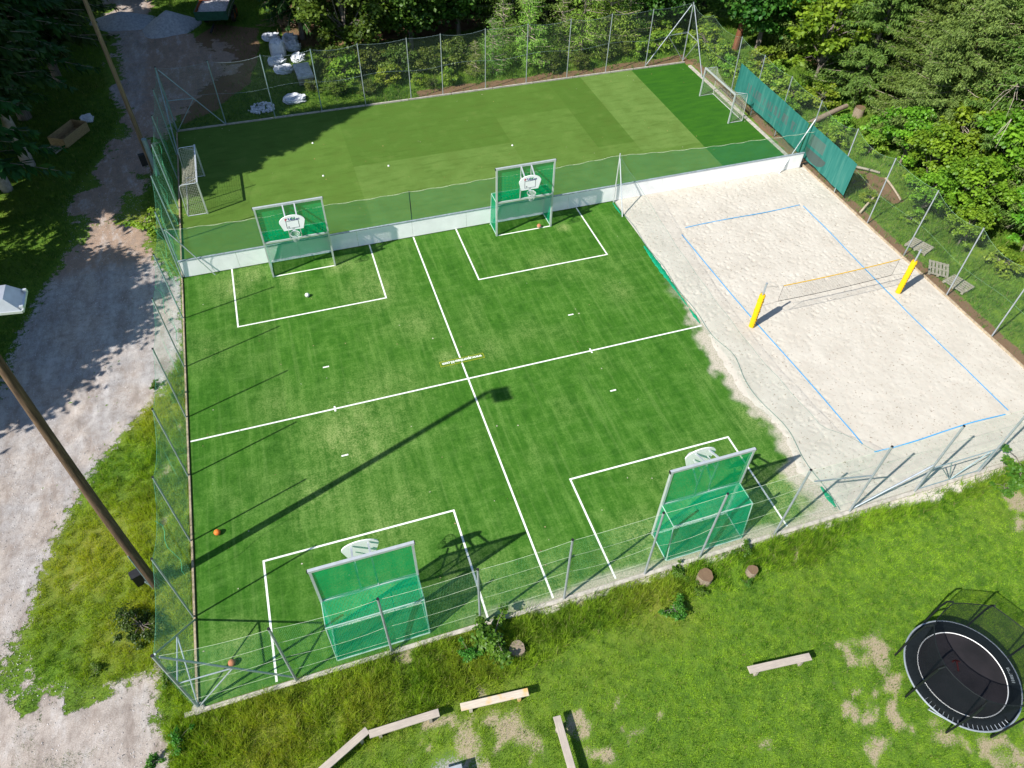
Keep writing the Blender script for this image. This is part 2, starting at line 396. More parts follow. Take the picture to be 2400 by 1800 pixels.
c = k.mix(k.math('MULTIPLY', k.attr('dry'), k.ramp(mid, [(.3, .4), (.6, 1.)])), g1, dry)
bare = k.mix(vf, (.31, .25, .16), (.45, .38, .28)); bare = k.mix(k.ramp(fine, [(.4, .6), (.6, 0.)]), bare, (.27, .20, .13))
c = k.mix(k.ramp(k.math('ADD', k.attr('bare'), k.math('MULTIPLY', k.math('SUBTRACT', fine, .5), 1.8)), [(.30, 0.), (.75, .95)]), c, bare)
brn = k.mix(fine, (.11, .065, .035), (.25, .15, .085)); brn = k.mix(k.ramp(vf, [(.5, 0.), (.7, .6)]), brn, (.33, .22, .13))
c = k.mix(k.ramp(k.math('ADD', k.attr('brown'), k.math('MULTIPLY', k.math('SUBTRACT', mid, .5), .9)), [(.35, 0.), (.62, 1.)]), c, brn)
c = k.mix(k.ramp(k.attr('apron'), [(.3, 0.), (.6, 1.)]), c, k.mix(vf, (.50, .45, .39), (.62, .57, .50))); gcl = k.mix(vf, (.26, .25, .25), (.50, .49, .49)); c = k.mix(k.ramp(k.math('ADD', k.attr('grit'), k.math('MULTIPLY', k.math('SUBTRACT', fine, .5), .7)), [(.4, 0.), (.6, 1.)]), c, gcl)
k.base(c); k.bump(k.math('ADD', fine, k.math('MULTIPLY', vf, .5)), .7, .03); M['ground'] = k.set(.95)
o = fast_mesh('ground', V, grid_faces(nx, ny), M['ground'], smooth=True); tag(o, 'grassy ground with bare earth patches around the courts', kind='structure')
add_attr(o, 'apron', np.clip(sstep(.75, .1, -11.3 - Y + .7 * (fbm(X, Y, .8, 81) - .5)) * sstep(13.0, 14.5, X) * sstep(20.5, 18.8, X) + .9 * sstep(.30, .05, -11.3 - Y + .5 * (fbm(X, Y, .6, 82) - .5)) * (X > -1), 0, 1).ravel() * (Y < -11.0).ravel()); add_attr(o, 'grit', blobs(X, Y, [(-5.0, -15.6, .95, .66), (-4.0, -15.4, .5, .45)]).ravel()); add_attr(o, 'bare', m_bare(X, Y).ravel()); add_attr(o, 'brown', m_brown(X, Y).ravel()); add_attr(o, 'dry', m_dry(X, Y).ravel())

# gravel road
gx = np.arange(-40, -4.9, .2); gy = np.arange(-34, 56, .2); X, Y = np.meshgrid(gx, gy, indexing='ij')
md = m_road(X, Y); dcc = d_court(X, Y)
F = grid_faces(*X.shape); keep = (md.ravel()[F] > -1.1).all(1) & (dcc.ravel()[F] < .0).all(1); F = F[keep]
V = np.stack([X, Y, gz(X, Y) + .012 - .03 * sstep(.2, -1.0, md)], -1).reshape(-1, 3)
used = np.unique(F); remap = np.full(len(V), -1); remap[used] = np.arange(len(used))
k = N('gravel'); v = k.coord('Object'); k.m.surface_render_method = 'DITHERED'
n1 = k.noise(v, .5, 5, .6); n2 = k.noise(v, 3.2, 5, .65); n3 = k.noise(v, 38, 4, .75); n4 = k.noise(v, 110, 2, .8)
rut = k.noise(k.coord('Object', (1.5, .5, 1)), 1.1, 7, .7); grey = k.ramp(n3, [(.3, (.21, .19, .18)), (.5, (.375, .35, .34)), (.7, (.56, .53, .515))])
pink = k.ramp(n3, [(.3, (.26, .21, .175)), (.5, (.45, .385, .335)), (.7, (.60, .53, .47))])
brn = k.ramp(n3, [(.3, (.20, .135, .095)), (.5, (.37, .26, .19)), (.7, (.54, .41, .32))])
c = k.mix(k.math('MULTIPLY', k.ramp(n1, [(.42, 0.), (.62, 1.)]), .8), grey, pink)
c = k.mix(k.ramp(k.math('ADD', k.attr('soil'), k.math('MULTIPLY', k.math('SUBTRACT', n2, .5), .8)), [(.35, 0.), (.65, 1.)]), c, brn)
c = k.mix(k.attr('tan'), c, pink); c = k.mix(k.ramp(rut, [(.36, .7), (.5, 0.)]), c, (.25, .20, .17)); c = k.mix(k.ramp(rut, [(.52, 0.), (.66, .5)]), c, (.60, .58, .57))
c = k.mix(k.ramp(n2, [(.35, .35), (.55, 0.)]), c, (.16, .13, .11))
c = k.mix(k.ramp(n4, [(.62, 0.), (.7, .55)]), c, (.62, .60, .58))
k.base(c); k.bump(k.math('ADD', k.math('MULTIPLY', n4, .5), n3), .8, .03); k.b.inputs['Roughness'].default_value = .95
ed = k.math('ADD', k.attr('edge'), k.math('ADD', k.math('MULTIPLY', k.math('SUBTRACT', n2, .5), 2.3), k.math('MULTIPLY', k.math('SUBTRACT', n3, .5), 1.3)))
ed = k.math('SUBTRACT', ed, k.math('MULTIPLY', k.attr('weeds'), 1.0))
al = k.ramp(ed, [(.47, 0.), (.53, 1.)]); k.l(al, k.b.inputs['Alpha']); M['gravel'] = k.m
o = fast_mesh('gravel_road', V[used], remap[F], M['gravel'], smooth=True); tag(o, 'gravel road left of the courts', kind='structure')
xs, ys = V[used][:, 0], V[used][:, 1]
def m_weeds(x, y):
    return np.clip(sstep(.50, .66, fbm(x, y, 1.3, 41)) * sstep(-6, -9.5, y) * sstep(-13.5, -15.5, x)
                   + sstep(.45, .58, fbm(x, y, 1.5, 43)) * sstep(12, 17, y) * (.75 + .35 * sstep(-13, -11, x))
                   + sstep(.4, .6, fbm(x, y, .7, 44)) * blobs(x, y, [(-15.6, 19.5, .8, 1), (-15.3, 17.4, .6, 1), (-16.4, 21.5, .7, .8), (-10.5, 36.5, 1.5, .9)]), 0, 1)
add_attr(o, 'edge', .5 + m_road(xs, ys) * .9); add_attr(o, 'weeds', m_weeds(xs, ys) * 1.3)
add_attr(o, 'soil', np.clip(sstep(11, 15, ys) * sstep(33, 28, ys) * .95 + sstep(26, 30, ys) * sstep(-14.6, -12.0, xs) * 1.0 + .45 * sstep(30, 33, ys), 0, 1)); add_attr(o, 'tan', sstep(-3.5, -9, ys) * .75)

# ------------------------------------------------------------------ courts
def turf_court():
    gx = np.arange(-12.0, 12.01, .1); gy = np.arange(-11.15, 11.11, .1); X, Y = np.meshgrid(gx, gy, indexing='ij')
    V = np.stack([X, Y, 0 * X], -1).reshape(-1, 3)
    k = N('bright_artificial_turf'); v = k.coord('Object')
    st = k.noise(k.coord('Object', (1.4, .35, 1)), 1.3, 8, .72); st2 = k.noise(k.coord('Object', (.4, 1.3, 1)), 1.7, 7, .7); st3 = k.noise(v, 3.5, 8, .75)
    fine = k.noise(v, 14, 6, .8); vf = k.noise(v, 60, 3, .8)
    base = k.ramp(k.math('ADD', k.math('MULTIPLY', st, .6), k.math('MULTIPLY', st3, .4)), [(.38, (.024, .092, .007)), (.5, (.045, .142, .012)), (.62, (.092, .210, .030))])
    base = k.mix(k.math('MULTIPLY', k.ramp(st2, [(.48, 0.), (.68, 1.)]), .45), base, (.13, .26, .05))
    sandy = k.math('MULTIPLY', k.attr('sandy'), k.ramp(k.math('ADD', k.math('MULTIPLY', fine, .35), k.math('ADD', k.math('MULTIPLY', st, .35), k.math('MULTIPLY', st3, .35))), [(.46, .05), (.62, 1.)]))
    base = k.mix(sandy, base, (.27, .34, .115))
    lst = k.noise(k.coord('Object', (4.2, .16, 1)), 1.0, 5, .6); base = k.mix(k.ramp(lst, [(.52, 0.), (.66, .38)]), base, (.15, .27, .06)); base = k.mix(k.ramp(lst, [(.34, .35), (.45, 0.)]), base, (.018, .09, .006))
    base = k.mix(k.attr('spill'), base, (.52, .46, .38))
    base = k.mix(k.ramp(fine, [(.38, .5), (.55, 0.)]), base, (.016, .085, .003))
    base = k.mix(k.ramp(vf, [(.55, 0.), (.8, .5)]), base, (.14, .30, .08))
    w = k.n('TexWave'); w.bands_direction = 'X'; w.inputs['Scale'].default_value = .079; w.inputs['Distortion'].default_value = 0
    k.base(base); k.bump(k.math('ADD', fine, vf), .6, .02); k.b.inputs['Roughness'].default_value = .8; k.b.inputs['Specular IOR Level'].default_value = .1
    o = fast_mesh('artificial_turf', V, grid_faces(*X.shape), k.m); tag(o, 'bright green artificial turf of the ball court', kind='structure')
    sandy = blobs(X, Y, [(-5.5, -1.5, 2.2, .75), (-3.6, .4, 1.6, .45), (-7, -4, 1.8, .5), (-8.3, 1.0, 1.2, .35), (-5, -6, 2, .45), (-1.5, 4.2, 1.2, .5), (-3, 7.5, 1.6, .5), (-9.8, 9.5, 1.1, .6), (-8.5, 10.3, .8, .6),
        (-7, 9.2, .7, .6), (-4.2, 9.8, .7, .8), (6.3, 6.9, 1.0, .4), (8.2, 9.5, .3, 1.4), (9.0, 3.6, .9, .4), (-6, -8.8, 1.3, .6), (-2.5, -9.5, 1.6, .5), (4.2, -10.3, 1.3, .8), (8, -9, 2.2, .6), (10.5, -10, 1.6, 1.1), (11.2, -6, 1, .5), (0, -11, 1.5, .7),
        (-11, 5, 1, .35), (-10.8, -9.2, .8, .5), (2.5, -10.9, 1, .7), (-11.5, -10.5, .7, .5), (1.3, 1.4, .8, .3), (3.6, 2.2, .8, .3), (-.6, 1.5, .5, .5)])
    sandy = sandy * (.7 + 1.0 * fbm(X, Y, .8, 51)) + .22 * sstep(.55, .8, fbm(X, Y, 2.2, 52))
    spill = sstep(.65, .1, (xb(Y) - X) / .9 + 1.3 * (fbm(X, Y, .5, 53) - .5)) * sstep(4.5, .0, Y) + sstep(.42, .75, sstep(9.8, 12, X) * .75 * sstep(-8, -10, Y) + .5 * fbm(X, Y, .5, 54)) * .7 * sstep(-8, -10, Y) * sstep(9, 11, X)
    spill += sstep(.35, .0, Y + 11.05 + .5 * (fbm(X, Y, .8, 55) - .5)) * sstep(-4, 0, X) * .8
    add_attr(o, 'sandy', np.clip(sandy, 0, 1).ravel()); add_attr(o, 'spill', np.clip(spill, 0, 1).ravel())
def xb(y):
    """where the sand edge lies on the turf"""
    return np.interp(y, [-11.2, -10, -9, -8, -6.5, -5.7, -4.6, -2.8, -1, 0, 3, 11], [12.0, 11.9, 11.35, 11.7, 11.85, 11.7, 11.4, 11.45, 11.7, 11.88, 11.9, 12.0]) + .14 * (vnoise(y, 0 * y, .35, 61) - .5)
turf_court()
# rear field with patched turf panels
PANELS = [(-11.95, -1.9, 11.1, 26.4, .50), (-1.9, 8.28, 19.05, 26.4, .28), (-1.9, 8.28, 11.1, 19.05, .72), (8.28, 13.45, 22.28, 26.4, .36), (8.28, 13.45, 16.9, 22.28, .58), (8.28, 16.0, 11.1, 16.9, .62), (13.45, 16.0, 16.9, 26.4, .22),
          (16.0, 20.1, 15.6, 26.4, .85), (16.0, 20.1, 11.1, 15.6, .60)]
k = N('faded_artificial_turf'); v = k.coord('Object'); f = k.noise(v, 14, 5, .75); g = k.noise(v, .8, 5, .6); vf = k.noise(v, 50, 3, .8)
c = k.ramp(k.attr('tone'), [(0., (.052, .128, .015)), (.5, (.090, .180, .028)), (1., (.148, .245, .060))])
c = k.mix(k.ramp(g, [(.35, .45), (.6, 0.)]), c, (.085, .135, .022)); c = k.mix(k.ramp(g, [(.52, 0.), (.75, .35)]), c, (.17, .22, .055))
c = k.mix(k.ramp(f, [(.35, .35), (.6, 0.)]), c, (.06, .11, .015)); q_ = k.noise(k.coord('Object', (.35, 1.6, 1)), 1.6, 7, .7); c = k.mix(k.ramp(q_, [(.36, .45), (.5, 0.)]), c, (.055, .11, .014)); c = k.mix(k.ramp(k.noise(v, 22, 3, .6), [(.70, 0.), (.73, .8)]), c, (.10, .08, .04)); c = k.mix(k.ramp(vf, [(.55, 0.), (.8, .35)]), c, (.22, .28, .10))
k.base(c); k.bump(k.math('ADD', f, vf), .5, .02); k.b.inputs['Roughness'].default_value = .85; k.b.inputs['Specular IOR Level'].default_value = .1; mf = k.m
mb_v = []; mb_f = []; tones = []
for (x0, x1, y0, y1, t) in PANELS:
    b = len(mb_v); mb_v += [(x0, y0, 0), (x1, y0, 0), (x1, y1, 0), (x0, y1, 0)]; mb_f.append((b, b + 1, b + 2, b + 3)); tones += [t] * 4
o = fast_mesh('old_turf_field', mb_v, mb_f, mf); add_attr(o, 'tone', tones); tag(o, 'faded patched turf of the rear field', kind='structure')
k = N('new_dark_turf'); v = k.coord('Object'); f = k.noise(v, 12, 5, .75); g = k.noise(k.coord('Object', (.5, 2, 1)), 1.5, 4, .6)
c = k.ramp(g, [(.3, (.018, .095, .002)), (.7, (.038, .145, .003))]); c = k.mix(k.ramp(f, [(.35, .5), (.6, 0.)]), c, (.012, .065, .002))
k.base(c); k.bump(f, .5, .02); k.b.inputs['Roughness'].default_value = .85
o = fast_mesh('new_turf_strip', [(20.1, 11.1, 0), (24.55, 11.1, 0), (24.5, 26.4, 0), (20.1, 26.4, 0)], [(0, 1, 2, 3)], k.m); tag(o, 'dark green new turf strip at the right end of the rear field', kind='structure')

# sand court, really dented by footprints
gx = np.arange(11.0, 24.96, .055); gy = np.arange(-11.16, 11.1, .055); X, Y = np.meshgrid(gx, gy, indexing='ij')
lum = fbm(X, Y, .42, 71, 4); lum2 = fbm(X, Y, .16, 75, 3)
Z = .03 + .022 * (lum - .5) + .014 * (lum2 - .5)
# trodden pits
fr = np.random.default_rng(5); NP = 6500; px = fr.uniform(11.9, 24.8, NP); py = fr.uniform(-11, 11, NP)
for a, b in zip(px, py):
    w = .3 + .7 * sstep(-6, 2, b) if a > 15 else .9
    i0 = int((a - 11.0) / .055); j0 = int((b + 11.16) / .055); s = slice(max(i0 - 4, 0), i0 + 5); t = slice(max(j0 - 4, 0), j0 + 5)
    th = fr.uniform(0, 3.14); dx = X[s, t] - a; dy = Y[s, t] - b; u = dx * math.cos(th) + dy * math.sin(th); q = -dx * math.sin(th) + dy * math.cos(th)
    Z[s, t] -= w * fr.uniform(.002, .195) ** 2 * np.exp(-(u / .085) ** 2 - (q / .05) ** 2)
calm = sstep(1.2, .3, np.hypot((X - 24.2) / 1.5, (Y + 1) / 14)) * .0
Z += -.075 * sstep(.55, -.45, X - xb(Y)) - .02 * sstep(24.2, 24.9, X)
Z = np.where(X < xb(Y) - .45, -.06, Z)
k = N('pale_sand'); v = k.coord('Object'); n1 = k.noise(v, .7, 4, .6); n2 = k.noise(v, 30, 4, .7); n3 = k.noise(v, 5, 5, .6)
c = k.ramp(n1, [(.3, (.465, .43, .365)), (.7, (.545, .51, .44))]); c = k.mix(k.ramp(n3, [(.33, .4), (.5, 0.)]), c, (.50, .43, .36))
c = k.mix(k.ramp(n2, [(.6, 0.), (.78, .35)]), c, (.34, .28, .22))
dk = k.noise(v, 9, 3, .6); c = k.mix(k.ramp(dk, [(.63, 0.), (.68, .75)]), c, (.20, .15, .10))
k.base(c); k.bump(k.math('ADD', n2, k.math('MULTIPLY', n3, .6)), .5, .02); k.b.inputs['Roughness'].default_value = .95
F = grid_faces(*X.shape); V = np.stack([X, Y, Z], -1).reshape(-1, 3); keepv = (X > xb(Y) - .6).ravel(); F = F[keepv[F].all(1)]
used = np.unique(F); remap = np.full(len(V), -1); remap[used] = np.arange(len(used))
o = fast_mesh('sand_court', V[used], remap[F], k.m, smooth=True); tag(o, 'pale trodden sand of the beach volleyball court', kind='structure')

# painted lines of the ball court
lm = MB(); W_ = .075; ZL = .005
def ln(x0, y0, x1, y1, w=W_):
    if abs(x1 - x0) > abs(y1 - y0): lm.add([(x0, y0 - w / 2, ZL), (x1, y0 - w / 2, ZL), (x1, y0 + w / 2, ZL), (x0, y0 + w / 2, ZL)], [(0, 1, 2, 3)])
    else: lm.add([(x0 - w / 2, y0, ZL), (x0 + w / 2, y0, ZL), (x0 + w / 2, y1, ZL), (x0 - w / 2, y1, ZL)], [(0, 1, 2, 3)])
ln(0, -11.1, 0, 11.05); ln(-12, 0, -W_ / 2, 0); ln(W_ / 2, 0, 11.85, 0)
for sx in (-1, 1):
    for sy in (-1, 1):
        xa, xb_ = sx * 2.43, sx * 9.63
        ln(xa, sy * 6.52 + (W_ / 2 if sy > 0 else -W_ / 2), xa, sy * 11.08); ln(xb_, sy * 6.52 + (W_ / 2 if sy > 0 else -W_ / 2), xb_, sy * 11.08)
        lo, hi = sorted((xa, xb_)); ln(lo - W_ / 2, sy * 6.52, hi + W_ / 2, sy * 6.52)
        ln(sx * 6.01 - .14, sy * 2.62, sx * 6.01 + .14, sy * 2.62)
        lo, hi = sorted((sx * 4.5, sx * 7.6)); ln(lo, sy * 9.83, hi, sy * 9.83)
    ln(sx * 6.01, W_ / 2, sx * 6.01, .15); ln(sx * 6.01, -.15, sx * 6.01, -W_ / 2)
o = lm.build('court_lines', M['line']); tag(o, 'white painted lines of the ball court', kind='structure')

# kerbs
kb = MB(); kb.box((6.3, -11.26, -.02), (37.6, .16, .12), bev=.02); o = kb.build('concrete_kerb', M['concrete']); tag(o, 'concrete kerb along the front of the courts', kind='structure')
kb = MB()
for i in range(12): kb.box((-12.09 + random.uniform(-.01, .01), -11.1 + 1.55 + i * 3.12, .0), (.07, 3.08, .13), R(random.uniform(-.15, .15)))
o = kb.build('timber_edge_board', M['wood_edge']); tag(o, 'timber edging along the left side of the courts', kind='structure')
kb = MB()
for i in range(12): kb.box((-12 + 1.5 + i * 3.05, 26.5, .01), (3.0, .09, .11), R(random.uniform(-.25, .25)))
for i in range(5): kb.box((24.66, 12.6 + i * 2.95, .0), (.22, 2.9, .10), R(random.uniform(-.4, .4)))
o = kb.build('rear_kerb', M['concrete']); tag(o, 'pale kerb behind the rear field', kind='structure')
kb = MB()
for i in range(8): kb.box((24.93 + random.uniform(-.03, .03), -11.1 + 1.4 + i * 2.8, .04), (.06, 2.78, .14), R(random.uniform(-.4, .4)))
o = kb.build('sand_border_board', M['wood_edge']); tag(o, 'timber board holding the sand on the right', kind='structure')

# written strip on the turf
def text_mesh(name, body, size, mat, parent=None, align='CENTER', extrude=.001, bold=0):
    cu = bpy.data.curves.new(name, 'FONT'); cu.body = body; cu.size = size; cu.align_x = align; cu.align_y = 'CENTER'; cu.extrude = extrude; cu.offset = bold
    tmp = bpy.data.objects.new(name, cu); sc.collection.objects.link(tmp)
    dg = bpy.context.evaluated_depsgraph_get(); me = bpy.data.meshes.new_from_object(tmp.evaluated_get(dg)); sc.collection.objects.unlink(tmp); bpy.data.objects.remove(tmp)
    me.materials.clear(); me.materials.append(mat); o = bpy.data.objects.new(name, me); return link(o, parent)
t = thing('turf_sign', 'yellow edged green strip with white web address set in the turf beside the centre cross', 'sign', (.05, 1.2, .0))
mb = MB(); mb.box((0, 0, .008), (2.1, .30, .008)); mb.build('strip', simple('strip_green', (.085, .17, .01), .8, 0, .2, 20), t)
mb = MB()
for yy in (-.15, .15): mb.box((0, yy, .014), (2.1, .018, .004))
for xx in (-1.04, 1.04): mb.box((xx, 0, .014), (.018, .28, .004))
mb.build('border', simple('strip_yellow', (.36, .36, .02), .8), t)
tx = text_mesh('lettering', 'www.sportbau-hl.com', .24, M['line'], t, bold=.006); tx.location = (0, 0, .016); tx.rotation_euler = (0, 0, math.pi)
w = tx.dimensions.x if tx.dimensions.x > 0 else 1.9
bpy.context.view_layer.update(); w = tx.dimensions.x; tx.scale = (1.9 / w, 1, 1)

# ------------------------------------------------------------------ nets (sheets with metre UVs)
def net_sheet(name, tops, bots, mat, parent, rows=6, sub=1, bulge=0, seed=0, nrm=None):
    """sheet between two polylines with small real folds"""
    tops = [Vector(p) for p in tops]; bots = [Vector(p) for p in bots]
    def dens(P):
        out = []
        for a, b in zip(P[:-1], P[1:]):
            for s_ in range(sub): out.append(a.lerp(b, s_ / sub))
        return out + [P[-1]]
    T = dens(tops); B = dens(bots); vs = []; uv = []; u = 0
    for i, (a, b) in enumerate(zip(T, B)):
        if i: u += (b - B[i - 1]).length
        for r in range(rows + 1):
            f = r / rows; p = b.lerp(a, f)
            if bulge:
                d = (T[min(i + 1, len(T) - 1)] - T[max(i - 1, 0)]); nn = Vector((-d.y, d.x, 0)).normalized() if nrm is None else Vector(nrm)
                p = p + nn * (bulge * math.sin(math.pi * f) * (math.sin(u * 2.1 + seed) + .6 * math.sin(u * 5.3 + 2 * seed)))
            vs.append(p); uv.append((u, f * (a - b).length))
    n = len(T); F = [(i * (rows + 1) + r, (i + 1) * (rows + 1) + r, (i + 1) * (rows + 1) + r + 1, i * (rows + 1) + r + 1) for i in range(n - 1) for r in range(rows)]
    me = bpy.data.meshes.new(name); me.from_pydata(vs, [], F); l = me.uv_layers.new(name='UVMap')
    for lp in me.loops: l.data[lp.index].uv = uv[lp.vertex_index]
    for p in me.polygons: p.use_smooth = True
    me.materials.append(mat); o = bpy.data.objects.new(name, me); return link(o, parent)
def sag_line(a, b, s, n=8):
    a = Vector(a); b = Vector(b); return [a.lerp(b, i / n) - Vector((0, 0, 4 * s * (i / n) * (1 - i / n))) for i in range(n + 1)]
def post(parent, b, top, r=.034, mat=None, cap=True):
    mb = MB(); mb.tube(b, top, r, n=10); d = (Vector(top) - Vector(b)).normalized()
    o = mb.build('post', mat or M['galv'], parent, True)
    if cap: cb = MB(); cb.tube(Vector(top) + d * .001, Vector(top) + d * .025, r * 1.12, n=10); cb.build('cap', M['blackcap'], o)
    return o
def brace(parent, p, q, r=.027, mat=None):
    mb = MB(); mb.tube(p, q, r, n=8); return mb.build('brace', mat or M['galv'], parent, True)
H = 4.2
# left fence
lf = thing('left_fence', 'tall left side fence with drooping pale green net beside the gravel road', 'fence', (-12.12, 0, 0))
lf.location = (0, 0, 0)
LP = [((-12.15, 23.6), (-12.15, 23.5), H), ((-12.13, 20.64), (-12.21, 20.29), H), ((-12.15, 17.5), (-12.2, 17.18), H), ((-12.15, 14.4), (-12.22, 14.06), H), ((-12.08, 11.0), (-12.02, 10.78), H),
      ((-12.12, 7.9), (-12.08, 7.45), H), ((-12.13, 4.5), (-12.13, 4.42), H), ((-12.13, 1.38), (-12.1, 1.35), H), ((-12.13, -1.8), (-12.1, -1.82), H), ((-12.13, -4.88), (-12.08, -4.9), H), ((-12.12, -7.98), (-12.1, -8.02), H)]
for b, t_, h in LP: post(lf, (b[0], b[1], -.1), (t_[0], t_[1], h), .034, M['galvdark'] if b[1] > 6 else M['galv'])
CBL = (-12.08, -11.12); CTL = (-12.05, 26.5); CTR = (24.6, 26.85)
tops = []; bots = []
pts = [(CTL[0], CTL[1], 4.15)] + [(t_[0], t_[1], h - .06) for b, t_, h in LP] + [(CBL[0], CBL[1], 4.1)]
for a, b in zip(pts[:-1], pts[1:]):
    L = sag_line(a, b, random.uniform(.12, .4), 6); tops += L[:-1]
tops.append(Vector(pts[-1])); bots = [Vector((-12.14 + random.uniform(-.05, .05), p.y, .03)) for p in tops]
net_sheet('net', tops, bots, GN['fence'], lf, 8, 2, .10, 1.0)
rp = MB(); rp.path(tops, .005, 4); rp.build('rope', simple('green_rope', (.12, .40, .24), .8), lf)
# loose gathers of net hanging down the fence
gmat = simple('gathered_green_net', (.08, .42, .22), .7, 0, .2)
for y0, s_ in ((21, .5), (18.6, .7), (15.6, .6), (12.6, .8), (10.5, .4), (5.9, .5), (-6.3, .3)):
    gth = MB(); P = [(-12.16 + .10 * math.sin(i * 1.3 + y0), y0 + .25 * math.sin(i * .8 + y0) * s_ - .03 * i, 3.7 - i * .36) for i in range(10)]
    gth.path(P, .009, 5)
    P = [(p[0] - .05, p[1] + .35 * math.sin(i * .33), p[2]) for i, p in enumerate(P)]; gth.build('net_gather', gmat, lf)
# corner frames: post, two braces, ties and struts
def corner(fence, C_, dx, dy, L=3.05, h=4.17, mat=None, both=True):
    x, y = C_; post(fence, (x, y, -.1), (x, y, h), .045, mat)
    mid = Vector((x, y, 2.05))
    for vx, vy in ((dx, 0), (0, dy)):
        foot = Vector((x + vx * L, y + vy * L, 0)); top = Vector((x + vx * .12, y + vy * .12, h - .18))
        brace(fence, top, foot, .035, mat); m = top.lerp(foot, .5)
        brace(fence, mid + Vector((vx * .04, vy * .04, 0)), m, .026, mat); brace(fence, m, (x + vx * .06, y + vy * .06, .05), .026, mat)
# front fence
ff = thing('front_fence', 'tall front fence on the kerb nearest the lawn with thin green net and grey posts', 'fence')
corner(ff, CBL, 1, 1)
cb = MB(); cb.lathe([(.2, -.1), (.2, .04), (.17, .06)], (CBL[0], CBL[1] - .05, 0), 14); cb.build('concrete_foot', M['concrete'], ff)
FX = [(-9.01, -9.0), (-5.85, -5.85), (-2.74, -2.75), (.36, .36), (3.51, 3.52), (5.75, 5.85), (8.95, 9.05), (12.34, 12.36), (15.42, 15.46), (18.6, 18.62), (21.8, 21.8), (25.0, 25.0)]
HF = [3.95, 3.85, 3.9, 4.05, 4.1, 4.15, 4.15, 4.15, 4.15, 4.15, 4.15, 4.15]
for (x0, x1), h in zip(FX, HF):
    p = post(ff, (x0, -11.24, -.1), (x1, -11.2, h), .042)
pts = [(CBL[0], CBL[1], 4.1)] + [(x1, -11.2, h - .05) for (x0, x1), h in zip(FX, HF)]
tops = []
for a, b in zip(pts[:-1], pts[1:]): tops += sag_line(a, b, random.uniform(.02, .15), 6)[:-1]
tops.append(Vector(pts[-1])); bots = [Vector((p.x, -11.2, .06)) for p in tops]
net_sheet('net', tops, bots, GN['front'], ff, 6, 2, .04, 2.0)
rp = MB(); rp.path(tops, .0045, 4)
for lev, sg in ((.74, .10), (.48, .16), (.2, .06)):
    P = []
    for a, b in zip(pts[:-1], pts[1:]):
        P += sag_line((a[0], -11.19, a[2] * lev), (b[0], -11.19, b[2] * lev), random.uniform(0, sg) * 1.6, 6)[:-1]
    rp.path(P, .004, 4)
rp.build('rope', M['rope'], ff)
brace(ff, (12.36, -11.2, .05), (15.44, -11.2, 1.75), .04); brace(ff, (12.36, -11.17, 2.35), (9.9, -10.95, 2.75), .03)
gt = MB()
for a, b in (((15.55, .12), (18.5, .12)), ((15.55, 1.55), (18.5, 1.55)), ((17.1, .12), (15.9, 1.52)), ((17.1, .12), (16.4, 1.52)), ((17.15, .12), (18.3, 1.5)), ((15.55, .12), (15.55, 1.55)), ((18.5, .12), (18.5, 1.55))):
    gt.tube((a[0], -11.22, a[1]), (b[0], -11.22, b[1]), .022, n=6)
gt.build('gate_frame', M['galvdark'], ff, True)
# rear fence
rf = thing('rear_fence', 'tall rear fence of grey chain link in front of the dark wood', 'fence')
corner(rf, CTL, 1, -1, 3.05, 4.17, M['galvdark']); corner(rf, CTR, -1, -1, 3.1, 4.2)
BX = [-9.0, -5.84, -2.74, .24, 3.42, 5.69, 8.8, 11.86, 14.99, 18.06, 21.3]
for i, x in enumerate(BX): post(rf, (x, 26.55, -.1), (x + random.uniform(-.04, .04), 26.5, 4.2), .034, M['galvdark'] if x < 0 else M['galv'])
pts = [(CTL[0], CTL[1], 4.1)] + [(x, 26.52, 4.12) for x in BX] + [(CTR[0], CTR[1], 4.15)]
tops = []
for a, b in zip(pts[:-1], pts[1:]): tops += sag_line(a, b, random.uniform(.03, .22), 6)[:-1]
tops.append(Vector(pts[-1])); bots = [Vector((p.x, p.y + .02, .05)) for p in tops]
net_sheet('net', tops, bots, GN['back'], rf, 4, 1, .03, 3.0)
rp = MB(); rp.path(tops, .005, 4)
for lev in (2.05,): rp.path([Vector((p.x, p.y, lev + .1 * math.sin(p.x * 1.1))) for p in tops], .005, 4)
rp.build('wire', M['galvdark'], rf)
# right fence
gf = thing('right_fence', 'tall right side fence between the sand and the woodland bank', 'fence')
RP = [((25.2, 20.7), (25.15, 20.9)), ((25.2, 17.9), (25.15, 18.0)), ((25.25, 14.95), (25.15, 14.85)), ((25.22, 11.68), (25.12, 11.65)), ((25.0, 8.0), (25.14, 8.2)), ((25.03, 4.82), (25.17, 4.98)), ((25.15, 1.76), (25.25, 1.77)), ((24.98, -1.75), (25.15, -1.5)),
      ((25.0, -4.91), (25.15, -4.8)), ((25.0, -8.1), (25.1, -8.1))]
for b, t_ in RP: post(gf, (b[0], b[1], -.1), (t_[0], t_[1], 4.05), .034)
pts = [(CTR[0], CTR[1], 4.15), (25.26, 25.0, 2.0 + 1.9)] + [(t_[0], t_[1], 4.0) for b, t_ in RP] + [(25.0, -11.2, 4.1)]
tops = []
for a, b in zip(pts[:-1], pts[1:]): tops += sag_line(a, b, random.uniform(.1, .45), 6)[:-1]
tops.append(Vector(pts[-1])); bots = [Vector((25.1, p.y, .03)) for p in tops]
net_sheet('net', tops, bots, GN['back'], gf, 6, 1, .06, 4.0)
rp = MB(); rp.path(tops, .0045, 4); rp.path([Vector((25.13, p.y, 1.9 + .12 * math.sin(p.y))) for p in tops], .004, 4); rp.build('rope', simple('dim_green_rope', (.22, .38, .24), .8), gf)
